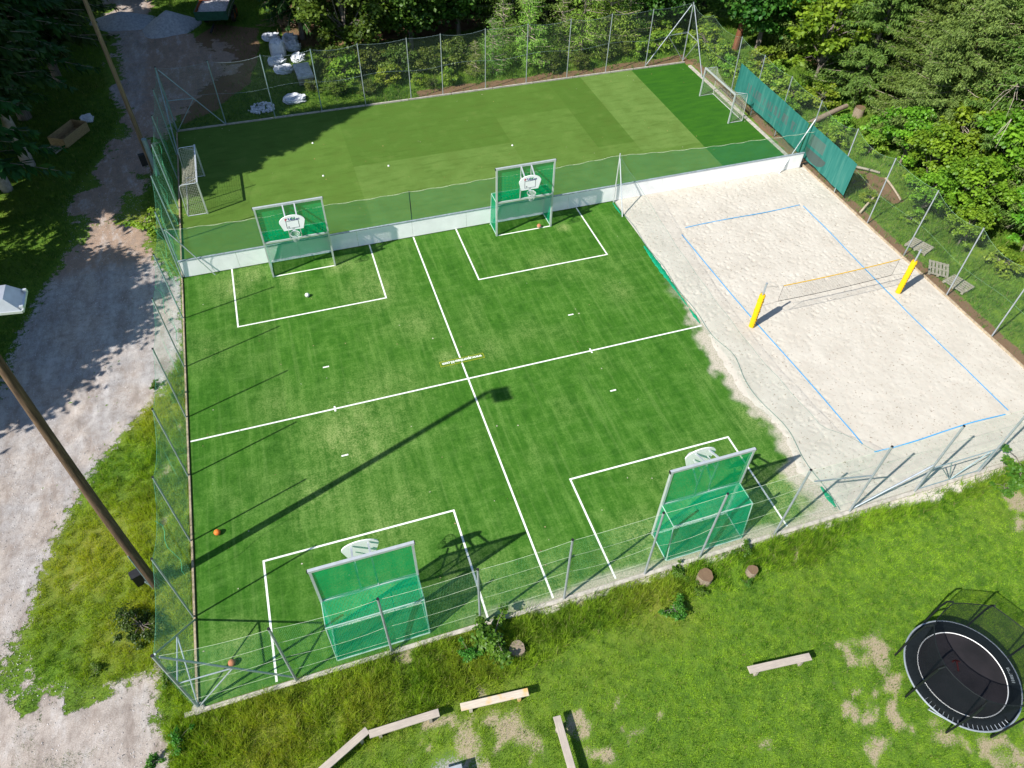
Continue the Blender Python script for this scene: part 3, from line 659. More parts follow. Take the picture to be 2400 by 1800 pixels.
brace(gf, (25.15, 11.68, 2.85), (23.0, 10.85, 0), .036, M['alu'])

# teal banner on the right fence
bn = thing('privacy_banner', 'long teal mesh banner with faded print tied to the right fence', 'banner', (25.06, 13.7, 0))
k = N('teal_mesh'); v = k.coord('Object'); wv = k.noise(k.coord('Object', (1, 2.2, .25)), 1.6, 4, .6)
c = k.ramp(wv, [(.3, (.018, .15, .125)), (.55, (.035, .215, .18)), (.75, (.09, .28, .23))])
x, y, z = k.sep(v)
def band(a, lo, hi): return k.math('MULTIPLY', k.math('GREATER_THAN', a, lo), k.math('LESS_THAN', a, hi))
# indistinct weathered lettering: rows of upright strokes
stroke = k.ramp(k.noise(k.coord('Object', (1, 5.5, .8)), 1.0, 2, .5), [(.47, 0.), (.53, 1.)])
row1 = k.math('MULTIPLY', band(z, 1.30, 1.85), band(y, -.8, 5.1)); row2 = k.math('MULTIPLY', k.math('MULTIPLY', band(z, .95, 1.12), band(y, 0.6, 4.6)), .45)
c = k.mix(k.math('MULTIPLY', k.math('MULTIPLY', k.math('ADD', row1, row2), stroke), .42), c, (.16, .10, .12))
blk = k.math('MULTIPLY', band(z, 1.35, 2.05), band(y, -3.7, -2.2)); c = k.mix(k.math('MULTIPLY', blk, .55), c, (.15, .16, .14))
# dark grey half disc
dd = k.math('SQRT', k.math('ADD', k.math('POWER', k.math('MULTIPLY', k.math('ADD', y, 3.15), .62), 2.0), k.math('POWER', k.math('SUBTRACT', z, 1.12), 2.0)))
disc = k.math('MULTIPLY', k.math('LESS_THAN', dd, .62), k.math('LESS_THAN', z, 1.16)); c = k.mix(k.math('MULTIPLY', disc, .85), c, (.085, .10, .095))
k.base(c); k.b.inputs['Roughness'].default_value = .75
tl = k.n('BsdfTranslucent'); k.l(c, tl.inputs[0]); ms = k.n('MixShader'); ms.inputs[0].default_value = .3; k.l(k.b.outputs[0], ms.inputs[1]); k.l(tl.outputs[0], ms.inputs[2]); k.l(ms.outputs[0], k.out.inputs[0])
for y0, y1, ztl, ztr, zbl, zbr, nm in ((6.45, -1.72, 2.6, 2.4, .72, .5, 'rear_panel'), (-1.82, -6.5, 2.5, 2.4, .45, .36, 'front_panel')):
    n = 60; T = []; B = []
    for i in range(n + 1):
        f = i / n; y = y0 + (y1 - y0) * f; rip = .03 * math.sin(y * 1.3)
        T.append((rip * .4, y, ztl + (ztr - ztl) * f + .008 * math.sin(y * 8))); B.append((-.06 + rip, y + .1 * math.sin(f * 3), zbl + (zbr - zbl) * f + .02 * math.sin(y * 5)))
    net_sheet(nm, T, B, k.m, bn, 6, 1, .006, 1.5)

# ------------------------------------------------------------------ white boards with low net
wl = thing('board_wall', 'long low white board wall separating the rear field from the front courts', 'wall', (0, 0, 0))
wx = [-11.95, -9.2, -6.1, -3.0, .0, 3.05, 6.1, 9.1, 12.0, 15.0, 18.1, 21.4, 24.6]
for a, b in zip(wx[:-1], wx[1:]):
    mb = MB(); mb.box(((a + b) / 2, 11.08, .52), (b - a - .012, .035, .98)); mb.build('panel', M['white'], wl)
mb = MB(); mb.box((6.32, 11.09, 1.035), (36.6, .10, .045)); mb.build('top_rail', simple('rail_grey', (.34, .40, .44), .5, .3), wl)
ln_ = thing('low_net', 'low dark green net standing above the white boards', 'net')
pts = [(-12.06, 11.13, 2.9), (-8.0, 11.13, 2.74), (-4.4, 11.13, 2.82), (.04, 11.13, 2.80), (4.4, 11.13, 2.82), (8.0, 11.13, 2.80), (11.93, 11.13, 2.92), (17, 11.13, 2.55), (20.5, 11.13, 2.45), (24.9, 11.13, 2.35)]
tops = []
for a, b in zip(pts[:-1], pts[1:]): tops += sag_line(a, b, .03, 5)[:-1]
tops.append(Vector(pts[-1])); bots = [Vector((p.x, 11.13, 1.03)) for p in tops]
net_sheet('net', tops, bots, GN['low'], ln_, 4, 1, .02, 1.0)
rp = MB(); P2 = []
for i in range(241):
    x_ = -12.06 + i * (36.9 / 240); z_ = np.interp(x_, [p.x for p in tops], [p.z for p in tops]); P2.append((x_, 11.12, z_ + .035 * math.sin(i * .75)))
rp.path(P2, .006, 4); rp.path(tops, .004, 4); rp.build('rope', M['rope'], ln_)
post(ln_, (-12.0, 11.16, 0), (-12.0, 11.16, 2.95), .03, M['galvdark']); post(ln_, (.04, 11.165, 0), (.04, 11.165, 2.82), .025, M['blackcap'])
brace(ln_, (-11.95, 11.13, 2.85), (-10.47, 10.85, 0), .028, M['alu'])
for p, q in (((11.93, 10.96, 0), (11.95, 11.0, 3.12)), ((11.84, 9.47, 0), (11.94, 10.93, 2.85))): brace(ln_, p, q, .034, M['alu'])

# divider net between turf and sand
dn = thing('divider_net', 'thin sagging net hanging between the green turf and the sand', 'net')
yy = np.linspace(11, -11.1, 60); tz = np.interp(yy, [-11.1, -9.5, -8.6, -4, 0, 4, 8.5, 11], [3.9, 3.0, 2.35, 1.9, 1.9, 2.1, 2.7, 2.95])
T = [(11.95, y, z + .03 * math.sin(y * 3)) for y, z in zip(yy, tz)]
def bx_(y): return 11.98 + .28 * math.exp(-((y + 2.2) / 1.0) ** 2) + .25 * math.exp(-((y + 7.2) / 1.3) ** 2) + .06 * math.sin(y * 1.7)
B = [(bx_(y), y, .075) for y in yy]
net_sheet('net', T, B, GN['divider'], dn, 8, 1, .10, .4)
B2 = [(bx_(y) - .28 - .1 * math.sin(y * 2), y, .085) for y in yy[28:]]; net_sheet('bottom_fold', B[28:], B2, GN['divider'], dn, 2, 1, 0, 0)
rp = MB(); rp.path(T, .006, 5); rp.path([(p[0], p[1], .08) for p in B], .009, 5); rp.build('rope', simple('dull_green_rope', (.10, .22, .17), .8), dn)
mbun = simple('bunched_green_net', (.0, .25, .12), .7, 0, .4, 14, .6)
for y0, y1, w in ((6.6, 2.2, .13), (2.3, 1.4, .05), (1.3, .15, .08), (10.9, 9.6, .05), (-9.9, -10.9, .11)):
    bd = MB(); n = max(6, int(abs(y1 - y0) * 6)); vs = []
    for i in range(n + 1):
        f = i / n; y = y0 + (y1 - y0) * f; ww = w * (.35 + .65 * math.sin(math.pi * min(1, f * 1.1))) * (.7 + .6 * random.random()); cx = 11.86 if y > -8 else 11.95
        for q in range(7): vs.append((cx + ww * math.cos(math.pi * q / 6), y, .01 + ww * .35 * math.sin(math.pi * q / 6) * (.6 + .6 * random.random())))
    bd.add(vs, [(i * 7 + q, (i + 1) * 7 + q, (i + 1) * 7 + q + 1, i * 7 + q + 1) for i in range(n) for q in range(6)]); bd.build('net_bundle', mbun, dn)

# ------------------------------------------------------------------ combined goals with basketball boards
def combo(name, cx, sy, label):
    t = thing(name, label, 'ball goal', (cx, sy * 9.83, 0), 0 if sy > 0 else math.pi, 'goals with basketball boards')
    # local: x across, +y towards the back of the goal, front plane y=0
    Hh = 4.12; w = 1.58; pr = .08; back = 1.17; bt = .95; hc = 2.1
    for s_ in (-1, 1): fr_ = MB(); fr_.bar((s_ * w, 0, 0), (s_ * w, 0, Hh - pr / 2), pr, pr + .03); fr_.build('upright', M['alu'], t)
    fr_ = MB(); fr_.bar((-w - .06, 0, Hh), (w + .06, 0, Hh), .10, .10); tb = fr_.build('top_beam', M['alu'], t)
    cp = MB()
    for s_ in (-1, 1): cp.box((s_ * (w + .075), 0, Hh), (.025, .104, .104))
    cp.build('end_cap', M['blackcap'], tb)
    fr_ = MB(); fr_.bar((-w + .045, 0, hc), (w - .045, 0, hc), .08, .09); fr_.build('crossbar', M['alu'], t)
    fr_ = MB()
    for s_ in (-1, 1):
        fr_.tube((s_ * w, .05, hc), (s_ * w, bt, hc), .022, n=6); fr_.tube((s_ * w, .06, .04), (s_ * w, back, .04), .03, n=6); fr_.tube((s_ * w, bt, hc), (s_ * w, back, .05), .022, n=6)
    fr_.tube((-w, bt, hc), (w, bt, hc), .024, n=6); fr_.tube((-w, back, .04), (w, back, .04), .03, n=6)
    fr_.build('rear_frame', M['greenalu'], t, True)
    # nets
    gm = GN['goal']; k_ = 8; Lx = [(-w + 2 * w * i / k_) for i in range(k_ + 1)]
    net_sheet('upper_net', [(x, .03, Hh - .05) for x in Lx], [(x, .03 + .02 * math.sin(x * 3), hc + .05) for x in Lx], GN['panel'], t, 4)
    net_sheet('roof_net', [(x, .04, hc + .03) for x in Lx], [(x, bt, hc + .02) for x in Lx], gm, t, 3, 1, .02, 0, (0, 0, 1))
    net_sheet('rear_net', [(x, bt, hc) for x in Lx], [(x, back + .03, .12 + .05 * abs(math.sin(x * 4))) for x in Lx], gm, t, 4, 1, .02)
    for s_ in (-1, 1): net_sheet('side_net', [(s_ * w * 1.005, y, hc) for y in (.04, .5, bt)], [(s_ * w * 1.005, y, .06) for y in (.04, .6, back)], gm, t, 4)
    # board arms
    ar = MB(); by = -.68
    for s_ in (-.28, .28):
        ar.bar((s_, -.02, Hh - .04), (s_ * .95, by + .03, 3.78), .06, .06); ar.bar((s_, 0, hc + .06), (s_, -.05, 2.75), .05, .05); ar.bar((s_, -.05, 2.75), (s_ * .95, by + .05, 3.15), .05, .05); ar.bar((s_, -.03, 2.8), (s_, -.03, Hh - .06), .045, .045); ar.bar((s_, -.02, 3.5), (s_, by + .04, 3.45), .04, .04)
    ar.build('board_arm', simple('white_arm', (.72, .74, .75), .4, .3, .05) if name == 'x' else M['alu'], t)
    # fan shaped board
    ol = [(-.46, 0)] + [(.46, 0), (.6, .46)] + [(.6 * math.cos(a), .46 + .36 * math.sin(a)) for a in [math.pi * i / 14 for i in range(1, 14)]] + [(-.6, .46)]
    bb = MB(); bb.prism(ol, 0, .035, lambda v: Vector((v.x, by - v.z, 3.10 + v.y))); bo = bb.build('backboard', M['white'], t)
    rc = MB(); z0 = 3.22; yb = by - .038
    for a, b in (((-.29, z0), (.29, z0)), ((-.29, z0), (-.29, z0 + .40)), ((.29, z0), (.29, z0 + .40)), ((-.29, z0 + .40), (-.05, z0 + .40))):
        rc.bar((a[0], yb, a[1]), (b[0], yb, b[1]), .018, .003)
    rc.build('target_square', simple('print_black', (.03, .03, .035), .6), bo)
    for ch, x_, z_, s2, cc in (('F', -.27, 3.70, .17, (.55, .02, .06)), ('U', -.09, 3.715, .17, (.03, .05, .28)), ('N', .08, 3.735, .17, (.02, .28, .10))):
        q = text_mesh('letter', ch, s2, simple('print_' + ch, cc, .6), bo, bold=.008); q.location = (x_, yb - .002, z_); q.rotation_euler = (R(90), 0, 0); q.scale = (1.25, 1, 1)
    q = text_mesh('lettering', 'COURT', .115, simple('print_navy', (.03, .02, .16), .6), bo, bold=.005); q.location = (.17, yb - .004, 3.655); q.rotation_euler = (R(90), R(-4), 0)
    q = text_mesh('number', '42', .085, simple('print_grey', (.12, .12, .12), .6), bo, bold=.002); q.location = (-.2, yb - .002, z0 + .07); q.rotation_euler = (R(90), 0, 0)
    rg = MB(); rg.ring((0, by - .30, 3.05), .225, .012, 28, 6); rg.bar((0, by - .075, 3.05), (0, by - .02, 3.05), .13, .05); rg.bar((0, by - .03, 3.0), (0, by - .03, 3.2), .12, .012)
    ro = rg.build('hoop', M['alu'], t, True)
    n = 16; Tt = [(.222 * math.cos(2 * math.pi * i / n), by - .30 + .222 * math.sin(2 * math.pi * i / n), 3.04) for i in range(n + 1)]; Bb = [(.13 * math.cos(2 * math.pi * i / n), by - .30 + .13 * math.sin(2 * math.pi * i / n), 2.62) for i in range(n + 1)]
    net_sheet('hoop_net', Tt, Bb, GN['hoop'], ro, 3)
    return t
c0 = combo('ball_goal', -6.05, 1, 'green netted goal with basketball board at the white wall, nearest the white football')
for cx, sy, lab in ((6.0, 1, 'green netted goal with basketball board at the white wall, brown ball on its line'),
                    (-6.05, -1, 'green netted goal with basketball board seen from behind, near the braced fence corner'),
                    (6.08, -1, 'green netted goal with basketball board seen from behind, nearest the sand and tree stumps')):
    c = copy_tree(c0); c.location = (cx, sy * 9.83, 0); c.rotation_euler = (0, 0, 0 if sy > 0 else math.pi); c['label'] = lab

# ------------------------------------------------------------------ small football goals on the rear field
def soccer(loc, rz, label):
    t = thing('football_goal', label, 'football goal', loc, rz, 'small football goals on the rear field')
    # local: mouth in plane x=0, from y=0 to y=4.1, depth towards -x
    L = 4.12; Hh = 2.0; D = 1.0; w = .085
    mb = MB(); mb.bar((0, w / 2, 0), (0, w / 2, Hh - .04), w); mb.build('post', M['alu'], t)
    mb = MB(); mb.bar((0, L - w / 2, 0), (0, L - w / 2, Hh - .04), w); mb.build('post', M['alu'], t)
    mb = MB(); mb.bar((0, 0, Hh), (0, L, Hh), w); mb.build('crossbar', M['alu'], t)
    mb = MB()
    for y in (.05, L - .05):
        P = [(-.04, y, Hh - .02), (-D * .82, y, Hh - .02), (-D * .93, y, Hh - .09), (-D * .97, y, Hh - .25), (-D * 1.06, y, .08), (-D * 1.04, y, .03), (-.04, y, .03)]
        mb.path(P, .022, 6)
        mb.path([(-D * .75, y, Hh - .02), (-.03, y + (.45 if y < 1 else -.45), Hh - .02)], .014, 5)
    mb.tube((-D * 1.05, .05, .035), (-D * 1.05, L - .05, .035), .025, n=6); mb.build('net_frame', M['alu'], t, True)
    sm = GN['soccer']; n = 12; ys = [.05 + (L - .1) * i / n for i in range(n + 1)]
    rf_ = [(-.05, Hh - .04), (-D * .45, Hh - .42), (-D * .85, Hh - .55)]
    def sagx(y): f = (y - .05) / (L - .1); return .32 * (4 * f * (1 - f)) ** .6
    net_sheet('net', [(-.05, y, Hh - .05) for y in ys], [(-D * .93 + .15 * sagx(y), y, Hh - .12 - 1.3 * sagx(y)) for y in ys], sm, t, 3)
    net_sheet('net', [(-D * .93 + .15 * sagx(y), y, Hh - .12 - 1.3 * sagx(y)) for y in ys], [(-D * 1.02 + .1 * sagx(y), y, .05) for y in ys], sm, t, 4, 1, .03)
    for y in (.06, L - .06): net_sheet('net', [(-.05, y, Hh - .06), (-D * .85, y, Hh - .06)], [(-.05, y, .05), (-D, y, .05)], sm, t, 5)
    return t
soccer((-10.6, 16.5, 0), 0, 'small silver football goal in tree shade by the left fence')
soccer((23.1, 21.35, 0), math.pi, 'small silver football goal on dark turf beside the teal banner')

# ------------------------------------------------------------------ beach volleyball
for i, (a, b, m) in enumerate((((14.8, 7.43), (22.32, 7.48), 'far'), ((22.40, 7.35), (22.2, -8.95), 'right'), ((14.25, 6.9), (14.85, -8.6), 'left'), ((15.1, -9.1), (21.96, -9.07), 'near'))):
    mb = MB(); n = 120; A = Vector((*a, 0)); B_ = Vector((*b, 0)); d = (B_ - A).normalized(); nn = Vector((-d.y, d.x, 0)); vs = []; fs = []
    for j in range(n + 1):
        f = j / n; p = A.lerp(B_, f) + nn * (.05 * math.sin(f * 7 + i)); bury = float(vnoise(p.x * 1.0, p.y * 1.0, 1.1, 80 + i)); z = .052 + .032 * (bury - .5) ; wd = .026
        vs += [p - nn * wd + Vector((0, 0, z)), p + nn * wd + Vector((0, 0, z)), p - nn * wd + Vector((0, 0, z - .008)), p + nn * wd + Vector((0, 0, z - .008))]
        if j < n: q = j * 4; fs += [(q, q + 1, q + 5, q + 4), (q + 3, q + 2, q + 6, q + 7)]
    mb.add(vs, fs); o = mb.build('boundary_band', M['blue'])
    tag(o, {'far': 'blue boundary band on the sand nearest the white wall', 'right': 'blue boundary band on the sand along the right fence side', 'left': 'blue boundary band on the sand nearest the green turf', 'near': 'blue boundary band on the sand nearest the front fence'}[m], 'court band', 'blue bands marking the sand court')
def vpost(x, lab):
    t = thing('volleyball_post', lab, 'post', (x, -.78, 0), 0, 'padded volleyball posts')
    mb = MB(); mb.tube((0, 0, -.05), (0, 0, 2.72), .045, n=10); mb.tube((0, 0, 2.72), (0, 0, 2.75), .05, n=10); mb.build('pole', M['galv'], t, True)
    mb = MB(); n = 14; vs = []
    for z_ in (0.04, 2.0, 2.05):
        for i in range(n):
            a = 2 * math.pi * i / n; r = .15 if z_ < 2.04 else .12; r *= 1 + .06 * math.cos(4 * a); vs.append((r * math.cos(a), r * math.sin(a), z_))
    mb.add(vs, [(l * n + i, l * n + (i + 1) % n, (l + 1) * n + (i + 1) % n, (l + 1) * n + i) for l in range(2) for i in range(n)] + [tuple(range(2 * n, 3 * n))])
    mb.build('padding', M['yellow'], t, True); mb = MB()
    for z_ in range(12): mb.box((.10 * .0, -.156, .12 + z_ * .16), (.03, .012, .10))
    mb.build('lacing', M['blackcap'], t)
    for zz in (.45, 1.05, 1.65): mb = MB(); mb.ring((0, 0, zz), .152, .012, 20, 4); mb.build('strap', simple('dark_yellow', (.55, .36, .01), .6) if 'dark_yellow' not in bpy.data.materials else bpy.data.materials['dark_yellow'], t)
    return t
vpost(14.17, 'yellow padded volleyball post nearest the green turf'); vpost(22.78, 'yellow padded volleyball post beside the grey pallets')
t = thing('volleyball_net', 'volleyball net with yellow top band between the padded posts', 'net', (0, 0, 0))
T = sag_line((15.2, -.78, 2.34), (21.7, -.78, 2.4), .06, 10); B_ = sag_line((15.2, -.78, 1.38), (21.7, -.78, 1.42), .08, 10)
net_sheet('mesh', T, B_, GN['volley'], t, 2)
mb = MB()
for a, b in zip(T[:-1], T[1:]): mb.bar(a, b, .012, .055)
mb.build('top_band', M['yellow'], t); mb = MB()
for a, b in zip(B_[:-1], B_[1:]): mb.bar(a, b, .01, .03)
for e, xp in ((0, 14.22), (-1, 22.73)):
    mb.tube(T[e], (xp, -.78, 2.5), .006, n=5); mb.tube(B_[e], (xp, -.78, 1.3), .006, n=5); mb.tube(T[e], B_[e], .008, n=5)
mb.build('cords', M['blackcap'], t)

# ------------------------------------------------------------------ balls
def ball(p, r, m, lab, m2=None):
    me = MB(); prof = [(max(1e-4, r * math.sin(math.pi * i / 16)), r - r * math.cos(math.pi * i / 16)) for i in range(17)]; me.lathe(prof, (0, 0, 0), 24)
    t = thing('ball', lab, 'ball', p); b = me.build('cover', m, t, True); s = MB(); s.ring((0, 0, r), r * 1.0, .006, 32, 4); so_ = s.build('seam', m2 or M['blackcap'], t)
    so_.rotation_euler = (0, 0, 0); return t
ball((-11.15, -4.85, .0), .122, M['orange'], 'bright orange basketball near the long lamp shadow on the turf')
ball((-10.95, -10.05, .0), .122, M['brownball'], 'worn reddish basketball behind the front fence brace')
ball((6.92, 9.87, .0), .122, M['brownball'], 'worn brown basketball on the goal line by the white wall', M['rope'])
ball((-6.17, 7.75, .0), .112, M['ballwhite'], 'white football in the penalty box of the left wall goal')
for (x, y), lab in zip([(-3.91, 22.55), (-3.82, 18.56), (.17, 18.54), (8.24, 18.68)], ('white marker disc at the edge of the tree shade on the rear field', 'white marker disc on the rear field left of the darker panel', 'white marker disc under the lower edge of the darker turf panel', 'white marker disc on the rear field behind the right wall goal')):
    mb = MB(); mb.lathe([(.07, 0), (.065, .02), (.03, .055), (.02, .055)], (0, 0, 0), 12); o = mb.build('marker_disc', M['ballwhite'], None, True, (x, y, .003)); tag(o, lab, 'marker', 'white marker discs')

# ------------------------------------------------------------------ floodlight poles
def pole(x, y, h, r0, r1, mat, lab, bx=0, by=0):
    t = thing('floodlight_pole', lab, 'pole', (x, y, 0)); mb = MB()
    P = [(bx * f * f, by * f * f, h * f - .1) for f in [i / 14 for i in range(15)]]; mb.path(P, r0, 14, r1); mb.build('mast', mat, t, True); return t
p1 = pole(-13.35, -6.35, 13.4, .165, .115, M['pole'], 'dark wooden floodlight pole standing in the grass by the braced fence corner', .1, .35)
mb = MB(); mb.box((-.42, .18, .5), (.34, .30, .62), R(20), .03); mb.box((-.42, .18, .83), (.38, .34, .05), R(20)); mb.build('junction_box', M['blackcap'], p1)
mb = MB(); mb.tube((-.26, .06, .35), (-.12, -.02, .1), .03, n=6); mb.tube((-.10, -.12, 0), (-.10, -.12, 2.4), .02, n=6); mb.build('conduit', M['galvdark'], p1)
# floodlight head leaning out over the court
mb = MB(); mb.bar((.0, .1, 13.15), (.75, .15, 13.15), .06); mb.build('bracket', M['galv'], p1)
def head(parent, off):
    mb = MB(); cx, cy, cz = off
    # housing: broad top plate sloping to a small back, with lens rim
    pts = [(-.42, -.38, .0), (.45, -.38, -.10), (.45, .38, -.10), (-.42, .38, .0), (-.30, -.26, .26), (.18, -.26, .24), (.18, .26, .24), (-.30, .26, .26)]
    mb.add([(cx + a, cy + b, cz + c) for a, b, c in pts], [(3, 2, 1, 0), (4, 5, 6, 7), (0, 1, 5, 4), (1, 2, 6, 5), (2, 3, 7, 6), (3, 0, 4, 7)])
    h_ = mb.build('lamp_head', M['boot'], parent); r_ = MB()
    for a, b in (((-.42, -.38, 0), (.45, -.38, -.1)), ((.45, -.38, -.1), (.45, .38, -.1)), ((.45, .38, -.1), (-.42, .38, 0)), ((-.42, .38, 0), (-.42, -.38, 0))):
        r_.bar((cx + a[0], cy + a[1], cz + a[2]), (cx + b[0], cy + b[1], cz + b[2]), .05, .06)
    for b in (-.3, .3): r_.box((cx + .45, cy + b, cz - .04), (.08, .06, .09))
    r_.build('rim', M['alu'], h_)
head(p1, (.95, .18, 13.05))
p2 = pole(-13.45, 21.75, 13.5, .14, .10, M['pole2'], 'tall slim light brown pole beside the left fence at the shaded track', -.15, .2)
mb = MB(); mb.tube((.17, -.22, -.05), (.17, -.22, 2.3), .14, n=12); mb.ring((.17, -.22, 2.3), .13, .025, 14, 5); mb.build('metal_sleeve', M['galvdark'], p2, True)
mb = MB(); mb.box((-.35, .1, .9), (.35, .3, .7), .2, .02); mb.build('junction_box', M['blackcap'], p2)

# ------------------------------------------------------------------ benches
def bench(x, y, rz, L, m, lab):
    t = thing('plank_bench', lab, 'bench', (x, y, float(gz(np.array([x]), np.array([y]))[0])), rz, 'plank benches on the lawn')
    mb = MB(); mb.box((0, 0, .43), (L, .24, .06), 0, .008); mb.build('seat', m, t)
    for s_ in (-1, 1):
        g = MB(); g.box((s_ * L * .36, 0, .20), (.10, .20, .40), 0, .008); g.bar((s_ * L * .36, 0, .12), (s_ * L * .18, 0, .38), .05); g.build('leg', m, t)
    return t
bench(-5.93, -13.75, R(-.8), 2.2, M['bench'], 'grey plank bench just right of the slanted bench')
bench(-3.05, -13.92, R(-5.3), 2.2, M['bench2'], 'paler plank bench with orange stain in tall grass edge')
bench(-8.05, -14.06, R(25), 2.2, M['bench'], 'slanted grey plank bench at the bottom edge of the lawn')
bench(-1.42, -16.12, R(86.5), 2.25, M['bench'], 'grey plank bench pointing towards the viewer beside bare earth patches')
bench(6.26, -15.70, R(-6), 2.22, M['bench'], 'lone grey plank bench between the stumps and the trampoline')
mb = MB(); mb.box((6.85, -15.66, .468), (.03, .16, .008), R(8)); mb.box((6.99, -15.62, .468), (.03, .16, .008), R(8))
# tin fire box at the bottom edge
t = thing('fire_box', 'grey metal box with flat lid on gravel at the bottom edge', 'box', (-4.98, -15.78, 0), R(-3))
mb = MB(); mb.box((0, 0, .2), (.72, .72, .36), 0, .015); mb.build('body', M['galvdark'], t); mb = MB(); mb.box((0, 0, .405), (.82, .82, .04), 0, .012); mb.build('lid', M['boot'], t)

# stumps
def stump(x, y, r, h, lab, dark=False):
    t = thing('tree_stump', lab, 'stump', (x, y, 0), 0, 'sawn stumps in the lawn'); mb = MB(); n = 20; vs = []
    for z_, rr in ((-.1, r * 1.15), (.05, r * 1.05), (h, r)):
        for i in range(n): a = 2 * math.pi * i / n; q = rr * (1 + .06 * math.sin(3 * a + x) + .03 * math.sin(7 * a)); vs.append((q * math.cos(a), q * math.sin(a), z_))
    mb.add(vs, [(l * n + i, l * n + (i + 1) % n, (l + 1) * n + (i + 1) % n, (l + 1) * n + i) for l in range(2) for i in range(n)]); mb.build('bark', M['log'], t, True)
    mb = MB(); mb.add(vs[2 * n:], [tuple(range(n))]); mb.build('cut_top', M['log'] if dark else M['stump'], t)
stump(5.5, -12.07, .27, .32, 'larger brown stump in weeds behind the right front goal'); stump(7.27, -12.39, .19, .28, 'smaller stump right of the larger one near the kerb'); stump(-1.82, -12.5, .26, .25, 'dark weathered stump beside the leafy bush', True)

# ------------------------------------------------------------------ trampoline
t = thing('trampoline', 'round black trampoline with safety net standing on the lawn', 'trampoline', (11.54, -17.9, 0)); Zt = .80
mb = MB(); mb.ring((0, 0, Zt), 1.767, .03, 72, 8); mb.build('frame_ring', M['galv'], t, True)
mb = MB(); n = 72; vs = [(0, 0, Zt - .03)]; 
for r in (.5, 1.0, 1.36): vs += [(r * math.cos(2 * math.pi * i / n), r * math.sin(2 * math.pi * i / n), Zt - .03 + .02 * r) for i in range(n)]
fs = [(0, 1 + i, 1 + (i + 1) % n) for i in range(n)] + [(1 + l * n + i, 1 + (l + 1) * n + i, 1 + (l + 1) * n + (i + 1) % n, 1 + l * n + (i + 1) % n) for l in range(2) for i in range(n)]
mb.add(vs, fs); k = N('jumping_mat'); v = k.coord('Object'); k.base(k.ramp(k.noise(v, 1.2, 3), [(.3, (.010, .0095, .011)), (.7, (.022, .019, .022))])); mt = mb.build('jumping_mat', k.set(.7), t)
lg = MB()
for a in range(10): q = R(30 + a * 9); lg.bar((.05 + .15 * math.cos(q), .25 + .16 * math.sin(q), Zt - .004), (.05 + .19 * math.cos(q + .1), .25 + .2 * math.sin(q + .1), Zt - .004), .04, .003)
lg.bar((-.05, .1, Zt - .004), (.12, .38, Zt - .004), .05, .003); lg.build('red_print', M['red'], mt)
def annulus(mb, r0, r1, z0, z1, a0=0, a1=360, n=72, wob=0):
    m = max(3, int(n * (a1 - a0) / 360)); vs = []
    for i in range(m + 1):
        a = R(a0 + (a1 - a0) * i / m); w2 = wob * math.sin(i * 1.7)
        vs += [(r0 * math.cos(a), r0 * math.sin(a), z0), ((r0 + r1) / 2 * math.cos(a), (r0 + r1) / 2 * math.sin(a), max(z0, z1) + .02 + w2), (r1 * math.cos(a), r1 * math.sin(a), z1)]
    mb.add(vs, [(i * 3 + q, i * 3 + 3 + q, i * 3 + 4 + q, i * 3 + 1 + q) for i in range(m) for q in (0, 1)])
mb = MB(); annulus(mb, 1.345, 1.375, Zt + .022, Zt + .022); mb.build('white_ring', M['white'], t)
mb = MB(); annulus(mb, 1.38, 1.60, Zt + .015, Zt + .02, 190, 282, wob=.012); annulus(mb, 1.38, 1.74, Zt + .015, Zt + .03, -78, 190, wob=.012); mb.build('edge_pad', M['black'], t, True)
mb = MB()
for i in range(72): a = 2 * math.pi * i / 72; mb.tube((1.37 * math.cos(a), 1.37 * math.sin(a), Zt - .01), (1.755 * math.cos(a), 1.755 * math.sin(a), Zt + .0), .008, n=5)
sk = MB(); annulus(sk, 1.36, 1.74, Zt - .09, Zt - .07); sk.build('skirt', M['black'], t)
sp = mb.build('springs', M['galv'], t)
for i in range(4):
    a = R(20 + 90 * i); mb = MB(); x_, y_ = 1.70 * math.cos(a), 1.70 * math.sin(a); b = a + R(36); x2, y2 = 1.70 * math.cos(b), 1.70 * math.sin(b); g = .82
    mb.path([(x_, y_, Zt - .03), (x_ * g, y_ * g, .03), (x2 * g, y2 * g, .03), (x2, y2, Zt - .03)], .022, 6); mb.build('leg', M['galv'], t, True)
angs = [178, 224, 269, 315, 359, 44, 90, 133]; tp = []
for a in angs:
    a = R(a); mb = MB(); c_, s_ = math.cos(a), math.sin(a)
    mb.path([(1.80 * c_, 1.80 * s_, .1), (1.82 * c_, 1.82 * s_, 1.0), (1.83 * c_, 1.83 * s_, 2.0), (1.78 * c_, 1.78 * s_, 2.45), (1.66 * c_, 1.66 * s_, 2.65)], .032, 8); mb.build('net_pole', M['black'], t, True); tp.append((1.64 * c_, 1.64 * s_, 2.64))
A_ = sorted(angs); T = []; B_ = []
for i in range(len(A_)):
    a0 = A_[i]; a1 = A_[(i + 1) % 8] + (360 if i == 7 else 0)
    for j in range(4):
        f = j / 4; a = R(a0 + (a1 - a0) * f); rr = 1.63 - .10 * 4 * f * (1 - f) * .6; T.append((rr * math.cos(a), rr * math.sin(a), 2.62 - .06 * 4 * f * (1 - f))); B_.append((1.40 * math.cos(a), 1.40 * math.sin(a), Zt + .03))
T.append(T[0]); B_.append(B_[0]); net_sheet('safety_net', T, B_, GN['tramp'], t, 5)
mb = MB(); mb.path(T, .016, 6); mb.build('net_hem', M['black'], t)
